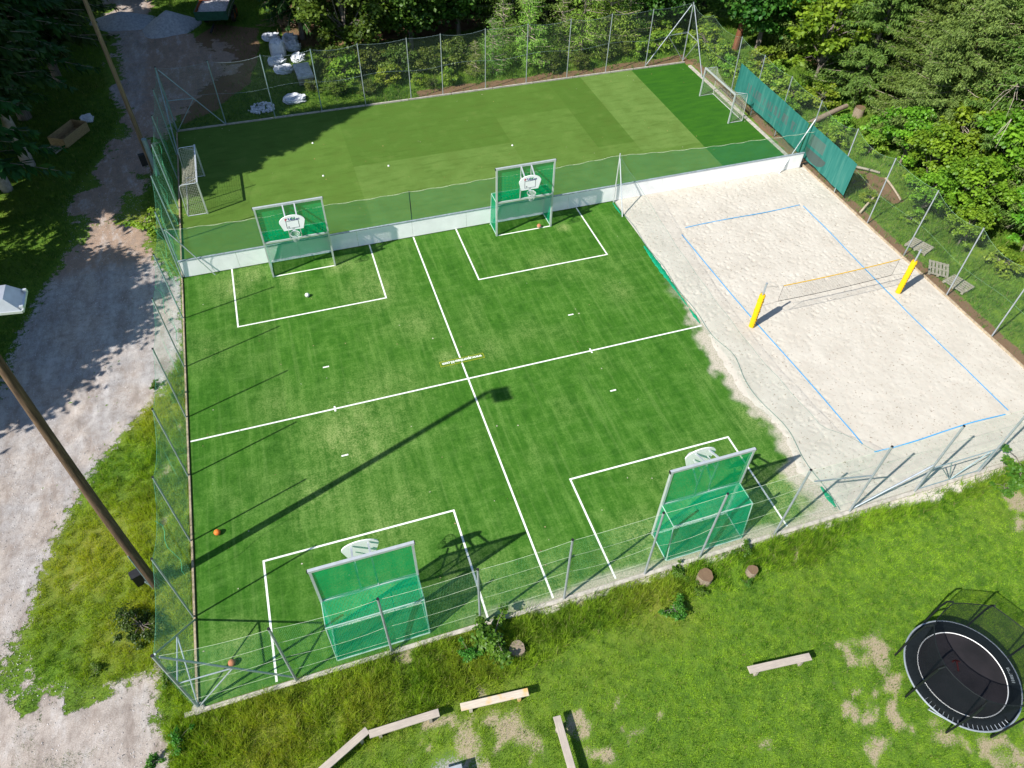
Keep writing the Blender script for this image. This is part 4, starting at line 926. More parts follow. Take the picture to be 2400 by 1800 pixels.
q = text_mesh('lettering', 'TRAMPOLINE', .10, simple('pad_print', (.45, .5, .5), .6), t, bold=.002); q.location = (1.56 * math.cos(R(-20)), 1.56 * math.sin(R(-20)), Zt + .06); q.rotation_euler = (0, 0, R(-110)); q.scale = (.75, 1, 1)
bpy.data.objects.remove(q)
mb = MB()
for i in range(9): a = R(-12 - i * 2.1); mb.box((1.545 * math.cos(a), 1.545 * math.sin(a), Zt + .052), (.10, .03, .004), a)
mb.build('pad_print', simple('pale_print', (.4, .45, .45), .6), t)

# ------------------------------------------------------------------ things in the yard and on the bank
t = thing('tipping_trailer', 'rusty green tipping trailer filled with pale rubble under the dark trees', 'trailer', (-8.45, 43.3, 0), R(-11))
mb = MB(); W2, L2 = 1.2, 2.3
for s_ in (-1, 1): mb.box((s_ * W2, 0, 1.45), (.06, 2 * L2, .6))
for s_ in (-1, 1): mb.box((0, s_ * L2, 1.45), (2 * W2 - .06, .06, .6))
mb.box((0, 0, 1.12), (2 * W2 - .06, 2 * L2 - .06, .06)); mb.build('bed', [M['greenpaint']], t)
mb = MB(); mb.box((0, 0, 1.16), (2 * W2 - .08, 2 * L2 - .08, .02))
for s_ in (-1, 1): mb.box((s_ * (W2 - .037), 0, 1.46), (.012, 2 * L2 - .1, .58))
mb.box((0, L2 - .037, 1.46), (2 * W2 - .1, .012, .58)); mb.box((0, 0, 1.765), (2 * W2, .05, .03)); mb.build('rusty_lining', M['rust'], t)
mb = MB(); gxx = np.linspace(-1.25, 1.25, 22); gyy = np.linspace(-2.15, 1.3, 26)
vs = [(a, b, 1.2 + .45 * max(0, math.cos(a * .9)) * max(0, math.cos((b + .6) * .75)) + .10 * random.random()) for a in gxx for b in gyy]
mb.add(vs, [(i * 26 + j, (i + 1) * 26 + j, (i + 1) * 26 + j + 1, i * 26 + j + 1) for i in range(21) for j in range(25)]); mb.build('rubble', M['rubble'], t)
mb = MB(); mb.box((0, 0, .95), (.9, 3.6, .16)); mb.box((0, -2.9, .75), (.12, 1.6, .12)); mb.build('chassis', M['blackcap'], t)
for s_ in (-1, 1):
    for y in (.3, 1.3): mb = MB(); mb.tube((s_ * .95, y, .45), (s_ * 1.2, y, .45), .45, n=20); w_ = mb.build('wheel', M['blackcap'], t, True); mb = MB(); mb.tube((s_ * 1.2, y, .45), (s_ * 1.22, y, .45), .2, n=14); mb.build('rim', M['rust'], w_)
def heap(x, y, r, h, m, lab, sx=1):
    n = 48; N_ = 14; vs = [(0, 0, h)]; fs = []
    for j in range(1, N_ + 1):
        f = j / N_
        for i in range(n):
            a = 2 * math.pi * i / n; rr = r * f * (1 + .12 * math.sin(2 * a + x) + .06 * math.sin(5 * a)) ; z = h * (1 - f) ** .9 * (1 + .0) + .05 * (random.random() - .5) - .08 * f; vs.append((rr * math.cos(a) * sx, rr * math.sin(a), z))
    fs = [(0, 1 + i, 1 + (i + 1) % n) for i in range(n)] + [(1 + l * n + i, 1 + (l + 1) * n + i, 1 + (l + 1) * n + (i + 1) % n, 1 + l * n + (i + 1) % n) for l in range(N_ - 1) for i in range(n)]
    mb = MB(); mb.add(vs, fs); o = mb.build('gravel_heap', m, None, True, (x, y, 0)); tag(o, lab, 'gravel heap', 'gravel heaps on the yard')
M['heap'] = simple('grey_gravel_pile', (.33, .35, .37), .95, 0, .25, 6, .8)
heap(-12.2, 43.5, 1.9, 1.3, M['heap'], 'tall conical grey gravel heap beside the tipping trailer', 1.15); heap(-15.8, 45.6, 2.0, .8, M['heap'], 'low spread gravel heap partly hidden by the dark spruces', 1.3)
def sack(x, y, w, h, lab, seed, sy=1, full=False):
    r_ = random.Random(seed); n = 22; prof = [(0.86, 0), (1.0, .12), (1.02, .45), (.97, .75), (.82, .95), (.45, 1.02), (.02, .96 if full else .85)]
    vs = []; m = len(prof) * 2 - 1
    P = []
    for i in range(len(prof) - 1): P += [prof[i], ((prof[i][0] + prof[i + 1][0]) / 2, (prof[i][1] + prof[i + 1][1]) / 2)]
    P.append(prof[-1]); ph = [r_.uniform(0, 6) for _ in range(4)]
    for kk, (a, z) in enumerate(P):
        for i in range(n):
            t_ = 2 * math.pi * i / n; cr = 0 if full and z < .9 else (.10 * math.sin(3 * t_ + ph[0] + kk) + .08 * math.sin(7 * t_ + ph[1] + 2 * kk) + .05 * r_.uniform(-1, 1))
            sq = 1 / max(abs(math.cos(t_)), abs(math.sin(t_))) ** .35; rr = w * a * sq * (1 + cr); vs.append((rr * math.cos(t_), rr * math.sin(t_) * sy, h * (1 if full else .62) * z * (1 + (.25 if full else 1.6) * cr * (z > .3))))
    mb = MB(); mb.add(vs, [(l * n + i, l * n + (i + 1) % n, (l + 1) * n + (i + 1) % n, (l + 1) * n + i) for l in range(len(P) - 1) for i in range(n)] + [tuple(range((len(P) - 1) * n, len(P) * n))])
    o = mb.build('builders_bag', M['whiteplastic'], None, False, (x, y, -.02)); tag(o, lab, 'bag', 'white builders bags on the shaded grass'); return o
sack(-4.6, 36.0, .58, 1.15, 'full upright white builders bag among slumped ones', 1, 1, True)
sack(-4.85, 39.2, .62, .55, 'slumped white bag farthest from the fence in the left row', 2, .8); sack(-3.45, 38.2, .55, .75, 'slumped white bag beside the brushwood, topmost of the right row', 3, 1.1); sack(-3.4, 36.9, .55, .7, 'slumped white bag in the middle of the right row', 9)
sack(-3.3, 34.9, .5, .55, 'flattened white bag just behind the stacked white slabs', 4); sack(-4.85, 34.7, .62, .6, 'crumpled white bag in front of the full upright bag', 5); sack(-4.5, 33.3, .66, .5, 'crumpled white bag left of the stacked white slabs', 6, .8)
sack(-4.3, 28.6, .72, .45, 'crumpled white bag lying alone close to the rear fence', 7, .75)
t = thing('slab_stack', 'stack of white slabs on a pallet behind the rear fence', 'pallet stack', (-3.25, 31.6, 0), R(2)); mb = MB()
for i in range(4): mb.box((0, 0, .55 + i * .045), (1.1, 2.2, .04), R(random.uniform(-1, 1)))
mb.build('slabs', simple('slab_white', (.5, .53, .55), .5, 0, .3, 3), t); mb = MB()
for y in (-1, 0, 1): mb.box((0, y, .12), (1.05, .1, .1))
for x_ in (-.45, 0, .45): mb.box((x_, 0, .2), (.12, 2.1, .04))
mb.box((0, 0, .37), (1.0, 2.0, .28)); mb.build('pallet', M['pallet'], t)
# small rubble and brushwood
def stones(name, x, y, r, n, m, lab, cat, s0=.05, s1=.14):
    mb = MB()
    for _ in range(n):
        a = random.uniform(0, 6.28); q = r * math.sqrt(random.random()); s = random.uniform(s0, s1); c_ = Vector((q * math.cos(a) * 1.2, q * math.sin(a), s * .3))
        vs = [c_ + Vector((random.uniform(.6, 1) * s * u, random.uniform(.6, 1) * s * v_, random.uniform(.3, .7) * s * w_)) for w_ in (-1, 1) for u, v_ in ((-1, -1), (1, -1), (1, 1), (-1, 1))]
        mb.add(vs, [(3, 2, 1, 0), (4, 5, 6, 7), (0, 1, 5, 4), (1, 2, 6, 5), (2, 3, 7, 6), (3, 0, 4, 7)])
    o = mb.build(name, m, None, False, (x, y, 0)); tag(o, lab, cat, kind='stuff'); return o
stones('rubble_patch', -6.6, 28.1, .75, 130, M['whiteplastic'], 'scattered pale stones in the grass behind the rear fence', 'stones', .04, .10)
mb = MB()
for _ in range(150):
    a = random.uniform(0, 6.28); p = Vector((random.gauss(0, .9), random.gauss(0, .6), random.uniform(.05, .7))); d = Vector((math.cos(a), math.sin(a), random.uniform(-.25, .35))) * random.uniform(.4, 1.2); mb.tube(p - d / 2, p + d / 2, random.uniform(.012, .04), .008, 5)
o = mb.build('brushwood_pile', simple('dead_branch', (.24, .17, .11), .9, 0, .5, 3), None, False, (-3.0, 41.6, 0)); tag(o, 'heap of dead branches at the edge of the dark wood', 'branches')
t = thing('wooden_crate', 'open light wooden crate with bags by the left tree trunks', 'crate', (-18.45, 27.4, 0), R(58)); mb = MB()
for s_ in (-1, 1): mb.box((0, s_ * .55, .35), (2.3, .04, .6))
for s_ in (-1, 1): mb.box((s_ * 1.15, 0, .35), (.04, 1.06, .6))
mb.box((0, 0, .08), (2.24, 1.04, .05)); mb.build('box', simple('fresh_planks', (.34, .24, .12), .8, 0, .3, 5, .2, (1, 1, 6)), t); mb = MB()
for i in range(4): mb.box((-1.6 - .0 * i, -.35 + i * .25, .12), (.9, .1, .05), .05 * i)
mb.build('loose_planks', M['pallet'], t)
sack(-17.6, 29.6, .38, .5, 'small white bag on the grass beside the wooden crate', 12); 
def pallet(x, y, rz, lab, z=.02):
    t = thing('wooden_pallet', lab, 'pallet', (x, y, z), rz, 'weathered pallets on the bank')
    mb = MB()
    for i in range(6): mb.box((-.44 + i * .176, 0, .135), (.12, 1.2, .022))
    mb.build('deck_boards', M['pallet'], t); mb = MB()
    for y_ in (-.54, 0, .54): mb.box((0, y_, .115), (1.0, .12, .02))
    for x_ in (-.42, 0, .42):
        for y_ in (-.54, 0, .54): mb.box((x_, y_, .06), (.12, .12, .08))
    mb.build('blocks', M['pallet'], t)
pallet(26.35, 2.05, R(22), 'weathered pallet right behind the padded post, topmost of the three'); pallet(26.0, .1, R(-42), 'weathered pallet in grass, middle of the three by the fence post'); pallet(26.15, -1.25, R(14), 'sunken weathered pallet overgrown with grass, lowest of the three')
def log(p, q, r0, r1, m, lab, name='fallen_log', cat='log'):
    mb = MB(); P = [Vector(p).lerp(Vector(q), f) + Vector((0, 0, .05 * math.sin(f * 3))) for f in [i / 8 for i in range(9)]]; mb.path(P, r0, 10, r1); o = mb.build(name, m, None, True); tag(o, lab, cat); return o
log((27.7, 15.2, .2), (31.6, 16.3, .5), .20, .16, M['log'], 'grey fallen log on the bank behind the teal banner')
log((25.2, 5.75, .1), (26.9, 6.7, .35), .07, .06, simple('pale_peeled_wood', (.45, .38, .27), .8), 'pale peeled pole lying against the right fence')
log((28.9, 8.3, .15), (28.3, 6.1, .1), .07, .05, simple('pale_branch', (.42, .34, .25), .8), 'curved pale branch edging the brown path')
log((27.2, 10.6, .1), (29.0, 9.0, .1), .09, .07, M['pallet'], 'old grey plank at the top of the brown path')
stump(32.3, 15.7, .35, .6, 'pale sawn stump on the wooded bank behind the fallen log')

# ------------------------------------------------------------------ plants
def blades(name, pts, L, wd, col, lean=.5, mat=None, label=None, zfun=gz, seed=0, parent=None):
    """one triangle blade per point: pts (n,2), L (n,), wd, col (n,3)"""
    r_ = np.random.default_rng(seed + 11); n = len(pts); x, y = pts[:, 0], pts[:, 1]; z = zfun(x, y) - .01
    a = r_.uniform(0, 2 * np.pi, n); c, s = np.cos(a), np.sin(a); b = r_.uniform(0, 2 * np.pi, n); ln_ = L * r_.uniform(.2, 1, n) * lean
    v0 = np.stack([x - c * wd / 2, y - s * wd / 2, z], 1); v1 = np.stack([x + c * wd / 2, y + s * wd / 2, z], 1); v2 = np.stack([x + np.cos(b) * ln_, y + np.sin(b) * ln_, z + L * np.sqrt(np.clip(1 - (ln_ / L) ** 2, .1, 1))], 1)
    V = np.stack([v0, v1, v2], 1).reshape(-1, 3); F = np.arange(3 * n).reshape(-1, 3); C_ = np.repeat(col, 3, 0); C_[2::3] *= 1.15
    o = fast_mesh(name, V, F, mat or M['grass'], parent, cols=C_)
    if label: tag(o, label, 'grass', kind='stuff')
    return o
def scatter(n, x0, x1, y0, y1, dens, seed):
    r_ = np.random.default_rng(seed); x = r_.uniform(x0, x1, n); y = r_.uniform(y0, y1, n); k_ = r_.random(n) < dens(x, y); return np.stack([x[k_], y[k_]], 1)
def gcol(p, seed, base=((.05, .125, .010), (.115, .215, .018)), dryc=(.21, .23, .03), dw=1.0, strw=.04):
    r_ = np.random.default_rng(seed); n = len(p); f = np.clip(r_.normal(.48, .25, n) + 1.0 * (fbm(p[:, 0], p[:, 1], 1.4, 14) - .5) + 1.2 * (vnoise(p[:, 0], p[:, 1], .15, 13) - .5), 0, 1)[:, None]
    c = np.array(base[0]) * (1 - f) + np.array(base[1]) * f; d = (np.clip(m_dry(p[:, 0], p[:, 1]) * dw * r_.uniform(.3, 1.2, n), 0, 1))[:, None]
    c = c * (1 - d) + np.array(dryc) * d; s_ = r_.random(n) < strw; c[s_] = np.array([.34, .30, .13]); return c
def clump(P, k_, rad, seed):
    r_ = np.random.default_rng(seed); Q = np.repeat(P, k_, 0); return Q + r_.normal(size=Q.shape) * rad
def no_apron(x, y): return 1 - .85 * sstep(.75, .2, -11.3 - y + .7 * (fbm(x, y, .8, 81) - .5)) * sstep(13.0, 14.5, x) * sstep(20.5, 18.8, x)
def lawn_d(x, y):
    return no_apron(x, y) * (1 - .93 * m_bare(x, y)) * (d_court(x, y) < -.12) * (1 - sstep(-.3, .3, m_road(x, y))) * (np.hypot(x + 4.9, y + 15.6) > .9)
P = scatter(560000, -13.5, 22, -21.8, -11.3, lambda x, y: lawn_d(x, y) * ((y > -18.6) | (x > -1.5)) * ((y > -16.6) | (x > -12)), 1)
r_ = np.random.default_rng(2); L = r_.uniform(.04, .13, len(P)) * (.4 + 1.0 * vnoise(P[:, 0], P[:, 1], .16, 15))
blades('lawn_grass', P, L, .017, gcol(P, 3, ((.065, .17, .008), (.36, .52, .034)), (.36, .38, .04), .6), .8, label='short mown grass of the lawn in front of the courts', seed=4)
# tall grass strip along the front fence
def tall_d(x, y):
    edge = -12.35 - .55 * sstep(-12, 0, -np.abs(x + 6)) - 1.1 * sstep(0, -11, x) + .8 * (fbm(x, y, 1.5, 16) - .5); edge = np.where(x > 11, -12.0, edge)
    return no_apron(x, y) * sstep(-.5, .2, y - edge) * (y < np.where(x < .5, -11.25, -11.37)) * (1 - .9 * m_bare(x, y)) * (.35 + .65 * (fbm(x, y, .8, 17) > .42)) * (m_road(x, y) < .1)
P = scatter(120000, -13.2, 25, -14.4, -11.24, tall_d, 5); P = np.concatenate([P, clump(scatter(9000, -13.0, 25, -14.2, -11.5, tall_d, 55), 14, .045, 56)]); P = P[P[:, 1] < np.where(P[:, 0] < .5, -11.23, -11.33)]; L = r_.uniform(.12, .42, len(P)) * (.3 + 1.3 * vnoise(P[:, 0], P[:, 1], .28, 18))
blades('tall_grass', P, L, .018, gcol(P, 6, ((.075, .18, .010), (.38, .54, .036)), (.42, .42, .05), .85, .06), .75, label='tall unmown grass along the front fence', seed=7)
# left verge between road and court
P = scatter(190000, -18.4, -12.2, -12.8, 7.2, lambda x, y: (1 - sstep(-.55, .25, m_road(x, y) - .5 * (fbm(x, y, .6, 19) - .5))) * (1 - .85 * m_bare(x, y)), 8)
L = r_.uniform(.05, .22, len(P)) * (.2 + 1.5 * vnoise(P[:, 0], P[:, 1], .22, 20) ** 1.3) * (1 + .8 * sstep(-14.6, -13.4, P[:, 0]))
blades('verge_grass', P, L, .016, gcol(P, 9, ((.075, .17, .010), (.35, .48, .028)), (.46, .45, .03), 1.1, .05), .75, label='yellowish grass on the verge between gravel road and left fence', seed=10)
# weeds in the gravel, left and rear
P = np.concatenate([scatter(90000, -20, -12.5, -15.8, -6, lambda x, y: m_weeds(x, y) * (m_road(x, y) > -.3) * .9, 12), scatter(90000, -19, -5, 12, 45, lambda x, y: m_weeds(x, y) * (m_road(x, y) > -.3) * .9 * (d_court(x, y) < -.15), 121)]); L = r_.uniform(.03, .10, len(P)); blades('gravel_weeds', P, L, .018, gcol(P, 13, ((.05, .10, .02), (.12, .19, .03))), .9, label='low weeds growing through the gravel', seed=14)
# left wood floor, strip right of the track, yard
def leftw(x, y): return (1 - sstep(-.5, .3, m_road(x, y))) * (d_court(x, y) < -.1) * (1 - .8 * m_brown(x, y)) * ((x < -12.3) | (y > 26.6))
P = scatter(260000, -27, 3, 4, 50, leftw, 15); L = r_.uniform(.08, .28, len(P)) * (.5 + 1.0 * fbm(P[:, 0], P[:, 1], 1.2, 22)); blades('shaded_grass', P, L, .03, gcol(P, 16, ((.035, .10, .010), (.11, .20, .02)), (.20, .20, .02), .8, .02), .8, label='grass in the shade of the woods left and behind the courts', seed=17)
# bank on the right and behind the rear field
def bank(x, y): return ((d_court(x, y) < -.15) & ((x > 25) | (y > 26.5))) * (1 - .85 * m_brown(x, y)) * (.3 + .7 * (fbm(x, y, 1.2, 23) > .4))
P = np.concatenate([scatter(260000, 1, 36, -11, 33, bank, 18), clump(scatter(13000, 1, 33, -11, 33, bank, 58), 12, .06, 59)]); L = r_.uniform(.08, .42, len(P)) * (.4 + 1.1 * fbm(P[:, 0], P[:, 1], 1.1, 24)); blades('bank_grass', P, L, .03, gcol(P, 19, ((.07, .17, .014), (.23, .37, .04)), (.34, .33, .06), 1.0, .06), .8, label='rough grass on the bank right of and behind the courts', seed=20)

# ---- leaves
def leaf_quads(c, nrm, size, seed, curl=.25):
    """c (n,3) centres, nrm (n,3), size (n,) -> kite leaves, two triangles folded on the midrib"""
    r_ = np.random.default_rng(seed); n = len(c); nrm = nrm / (np.linalg.norm(nrm, axis=1, keepdims=True) + 1e-9)
    rv = r_.normal(size=(n, 3)); a = np.cross(nrm, rv); a /= np.linalg.norm(a, axis=1, keepdims=True) + 1e-9; b = np.cross(nrm, a); s = size[:, None]
    v0 = c - a * s * .55; v2 = c + a * s * .55; v1 = c + b * s * .45 + nrm * s * curl * .5; v3 = c - b * s * .45 + nrm * s * curl * .5
    V = np.stack([v0, v1, v2, v3], 1).reshape(-1, 3); q = np.arange(n) * 4; F = np.concatenate([np.stack([q, q + 1, q + 2], 1), np.stack([q, q + 2, q + 3], 1)]); return V, F
def broad_crown(seed, Rx, Rz, zc, nclump, nleaf, ls, c0, c1, spread=.33):
    """leaf clumps through an uneven crown volume; returns V,F,C and clump centres"""
    r_ = np.random.default_rng(seed); cl = []
    while len(cl) < nclump:
        d = r_.normal(size=3); d /= np.linalg.norm(d); rr = r_.uniform(.35, 1) ** .6 * (1 + .25 * math.sin(3 * math.atan2(d[1], d[0]) + seed) * .6)
        p = np.array([d[0] * Rx * rr, d[1] * Rx * rr, zc + d[2] * Rz * rr]); cl.append(p)
    cl = np.array(cl); cs = r_.uniform(.5, 1.25, nclump) * spread * Rx; idx = r_.integers(0, nclump, nleaf); off = r_.normal(size=(nleaf, 3)); off[:, 2] *= .45
    off *= (.55 / (np.abs(r_.normal(size=(nleaf, 1))) * .3 + .7)); c = cl[idx] + off * cs[idx][:, None] * .62
    nrm = r_.normal(size=(nleaf, 3)) * .55 + np.array([0, 0, 1.0]) + off * .35; f = np.clip(r_.normal(.5, .22, nleaf) + (r_.random(nclump)[idx] - .5) * .7, 0, 1)[:, None]
    V, F = leaf_quads(c, nrm, r_.uniform(.6, 1.25, nleaf) * ls, seed + 1); C_ = np.repeat(np.array(c0) * (1 - f) + np.array(c1) * f, 4, 0); return V, F, C_, cl
def branches_mesh(mb, cl, z0, r0, top, seed, n=14):
    r_ = random.Random(seed)
    for p in cl[:n]:
        h0 = min(p[2] * .75, z0 + (top - z0) * r_.uniform(.1, .8)); a = Vector((0, 0, h0)); q = Vector(p); m = a.lerp(q, .5) + Vector((0, 0, .15 * (q - a).length)); mb.path([a, m, q], r0 * .35, 5, .012)
def make_broad(name, label, cat, seed, h, Rx, Rz, zc, nclump, nleaf, ls, c0, c1, trunk=.12, group=None, bark=None, spread=.33):
    t = thing(name, label, cat, (0, 0, 0), 0, group); V, F, C_, cl = broad_crown(seed, Rx, Rz, zc, nclump, nleaf, ls, c0, c1, spread)
    V[:, 2] = np.maximum(V[:, 2], .03); fast_mesh('crown', V, F, M['leaf'], t, cols=C_)
    mb = MB(); r_ = random.Random(seed); P = [(r_.uniform(-.04, .04) * i, r_.uniform(-.04, .04) * i, -.1 + (zc + Rz * .4) * i / 6) for i in range(7)]; mb.path(P, trunk, 8, trunk * .3); branches_mesh(mb, cl, .3, trunk, zc + Rz * .4, seed, 20)
    mb.build('trunk', bark or M['bark'], t, True); return t
def spruce_mesh(seed, h, Rb, nbr, c0, c1, z0f=.1, twl=.5, droop=.35, dens=1.0, pw=.85, tw=.16, sparse_low=True, rag=.28, fl=0.0):
    """needle twigs along real branches; V,F,C for foliage and a MB of branch wood"""
    r_ = np.random.default_rng(seed); Vs = []; Cs = []; wood = MB()
    for i in range(nbr):
        f = (i + r_.random()) / nbr; z = h * (z0f + (1 - z0f) * (f if fl == 0 else r_.random() * .97) ** .9); az = i * 2.39996 + r_.uniform(-.3, .3); L = Rb * (1 - (z / h)) ** pw * r_.uniform(1 - rag, 1.12) * (1 if rag < .4 else .62 + .75 * float(vnoise((az % 6.283) * 1.1, z * .55, 1.0, seed))) + .12
        m = max(4, int(L / .16 * dens)); s = np.linspace(.12, 1, m); up = .18 * (1 - f) + fl * r_.uniform(-.25, .35); rad = s * L; dz = up * rad - droop * rad * s * (1 - .45 * f) + .10 * L * s ** 4
        wob = r_.uniform(-.15, .15); ca, sa = math.cos(az), math.sin(az); px_ = ca * rad - sa * wob * rad * s; py_ = sa * rad + ca * wob * rad * s; pz = z + dz
        w_pts = [(0, 0, z)] + [(px_[j], py_[j], pz[j]) for j in range(0, m, max(1, m // 3))]
        if i % 2 == 0 or f < .35: wood.path(w_pts, .035 * (1 - f) + .012, 4, .006)
        low = sparse_low and f < .14
        for side in (-1, 1, -1, 1, 0, 0):
            kk = r_.random(m) < (.45 if low else .97); q = kk.sum()
            if q == 0: continue
            jit = r_.normal(size=(q, 3)) * (.035 + .10 * fl); ll = twl * (.45 + .55 * np.sin(np.pi * np.clip(s[kk] * .92 + .05, 0, 1))) * min(1, L / 1.3 + .25) * r_.uniform(.6, 1.2, q)
            sp = side * r_.uniform(.45, 1.0, q); fw = r_.uniform(.35, .9, q) if side else r_.uniform(.1, .5, q); dn_ = -r_.uniform(.1, .7, q) if side else -r_.uniform(.5, 1.2, q)
            dx = ca * fw - sa * sp; dy = sa * fw + ca * sp; D = np.stack([dx, dy, dn_ * (1 - .5 * fl) + .15 * fl], 1) + r_.normal(size=(q, 3)) * .55 * fl; D /= np.linalg.norm(D, axis=1, keepdims=True)
            B = np.stack([px_[kk], py_[kk], pz[kk]], 1) + jit; w = np.cross(D, r_.normal(size=(q, 3)) * .5 + np.array([0, 0, 1.])); w /= np.linalg.norm(w, axis=1, keepdims=True) + 1e-9
            W = w * (ll * tw)[:, None]; E = B + D * ll[:, None]; Mi = B + D * (ll * .45)[:, None]
            Vs.append(np.stack([B, Mi + W, E, Mi - W], 1).reshape(-1, 3)); fc = np.clip(r_.normal(.45, .25, q) + .25 * s[kk], 0, 1)[:, None]; cc = np.array(c0) * (1 - fc) + np.array(c1) * fc; c4 = np.repeat(cc, 4, 0); c4[2::4] *= 1.35; Cs.append(c4)
    V = np.concatenate(Vs); n = len(V) // 4; q = np.arange(n) * 4; return V, np.stack([q, q + 1, q + 2, q + 3], 1), np.concatenate(Cs), wood
def make_conifer(name, label, cat, seed, h, Rb, nbr, c0, c1, trunk=.18, group=None, bark=None, **kw):
    t = thing(name, label, cat, (0, 0, 0), 0, group); V, F, C_, wood = spruce_mesh(seed, h, Rb, nbr, c0, c1, **kw); fast_mesh('crown', V, F, M['needle'], t, cols=C_)
    mb = MB(); mb.path([(.05 * math.sin(i * 1.3), .05 * math.cos(i * 1.7), -.2 + h * i / 10) for i in range(11)], trunk, 10, .02); mb.build('trunk', bark or M['bark'], t, True); wood.build('branches', simple('dead_grey_twig_' + name, (.33, .27, .22), .9, 0, .35, 3), t); return t
def place(proto, x, y, s=1, rz=0, label=None, group=None, used=[], z=None, sz=None):
    o = proto if proto.name not in used else copy_tree(proto); used.append(proto.name)
    zz = float(gz(np.array([x]), np.array([y]))[0]) if z is None else z
    o.location = (x, y, zz); o.scale = (s, s, (sz or 1) * s); o.rotation_euler = (0, 0, rz)
    if label: o['label'] = label
    if group: o['group'] = group
    return o
DG0, DG1 = (.016, .050, .010), (.050, .115, .020)
LG0, LG1 = (.045, .100, .018), (.155, .232, .042)
# left dark spruces
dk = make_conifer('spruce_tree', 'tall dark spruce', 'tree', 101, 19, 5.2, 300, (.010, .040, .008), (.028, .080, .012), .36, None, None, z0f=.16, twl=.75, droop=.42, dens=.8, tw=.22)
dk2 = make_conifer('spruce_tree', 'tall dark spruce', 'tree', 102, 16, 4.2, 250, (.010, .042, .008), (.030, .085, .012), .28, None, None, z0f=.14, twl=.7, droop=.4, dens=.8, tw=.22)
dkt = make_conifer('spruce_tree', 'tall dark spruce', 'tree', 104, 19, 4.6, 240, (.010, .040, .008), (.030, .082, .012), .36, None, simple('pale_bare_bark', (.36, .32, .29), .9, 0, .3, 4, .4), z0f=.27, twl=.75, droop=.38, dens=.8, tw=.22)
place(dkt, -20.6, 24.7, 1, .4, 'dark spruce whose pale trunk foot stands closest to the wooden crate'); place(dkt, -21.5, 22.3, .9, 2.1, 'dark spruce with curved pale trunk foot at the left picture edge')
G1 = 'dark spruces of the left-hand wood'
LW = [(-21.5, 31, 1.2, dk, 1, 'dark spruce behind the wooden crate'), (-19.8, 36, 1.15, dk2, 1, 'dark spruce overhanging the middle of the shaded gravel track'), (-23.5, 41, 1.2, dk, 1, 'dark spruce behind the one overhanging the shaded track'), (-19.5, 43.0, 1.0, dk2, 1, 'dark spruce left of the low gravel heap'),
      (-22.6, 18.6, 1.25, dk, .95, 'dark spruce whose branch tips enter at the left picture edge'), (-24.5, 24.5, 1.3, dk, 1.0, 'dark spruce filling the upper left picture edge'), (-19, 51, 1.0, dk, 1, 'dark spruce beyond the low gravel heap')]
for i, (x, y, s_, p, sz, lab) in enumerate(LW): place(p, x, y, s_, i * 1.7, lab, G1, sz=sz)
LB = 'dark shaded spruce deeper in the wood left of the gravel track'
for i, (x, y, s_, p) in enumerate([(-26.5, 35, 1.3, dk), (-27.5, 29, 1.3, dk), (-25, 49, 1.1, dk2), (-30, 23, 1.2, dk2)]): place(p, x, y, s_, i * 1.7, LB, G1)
bush_y = make_broad('leafy_bush', 'yellow green bush', 'bush', 301, 2, .75, .55, .55, 16, 1500, .11, (.12, .19, .015), (.30, .36, .03), .03)
place(bush_y, -13.55, 15.6, 1.3, .3, 'sunlit yellow green bush between track and left fence'); 
bush_g = make_broad('leafy_bush', 'green bush', 'bush', 302, 2, .7, .45, .42, 16, 1700, .10, (.05, .15, .015), (.15, .29, .03), .03)
place(bush_g, -2.5, -11.95, 1.25, .3, 'dark leafy bush against the kerb beside the dark stump'); place(bush_g, -3.4, -12.1, .6, 1.3, 'small leafy weed left of the bush by the dark stump')
place(bush_g, 19.9, -11.95, 1.35, 1, 'green bush at the front fence right of the gate frame'); place(bush_g, 18.9, -12.3, .7, 2, 'low weeds in front of the gate frame')
place(bush_g, 5.1, -12.45, .38, .9, 'weed clump hugging the larger stump'); place(bush_g, 6.9, -12.7, .3, 1.9, 'weed clump hugging the smaller stump'); place(bush_g, 7.4, -11.55, .55, 2.5, 'small leafy weed at the kerb above the small stump'); place(bush_g, 3.9, -12.9, .7, 2.5, 'leafy weed patch left of the larger stump'); place(bush_g, 4.7, -11.6, .5, .5, 'small weed at the kerb left of the larger stump')
dbush = make_broad('shrub', 'dark shrub', 'bush', 303, 1.3, .8, .45, .45, 22, 3200, .07, (.02, .06, .008), (.08, .14, .02), .03)
place(dbush, -13.75, -7.9, 1.0, 0, 'dark round shrub on the verge below the floodlight pole')
for x, y, s in ((-15.2, -8.9, .35), (-12.9, -9.9, .5), (-12.6, -12.0, .55), (-13.4, -12.4, .4), (-12.5, 2.6, .45), (-13.3, 3.6, .4)): place(bush_g, x, y, s, x, 'small green weed clump at the edge of the gravel', 'weed clumps at the gravel edge')

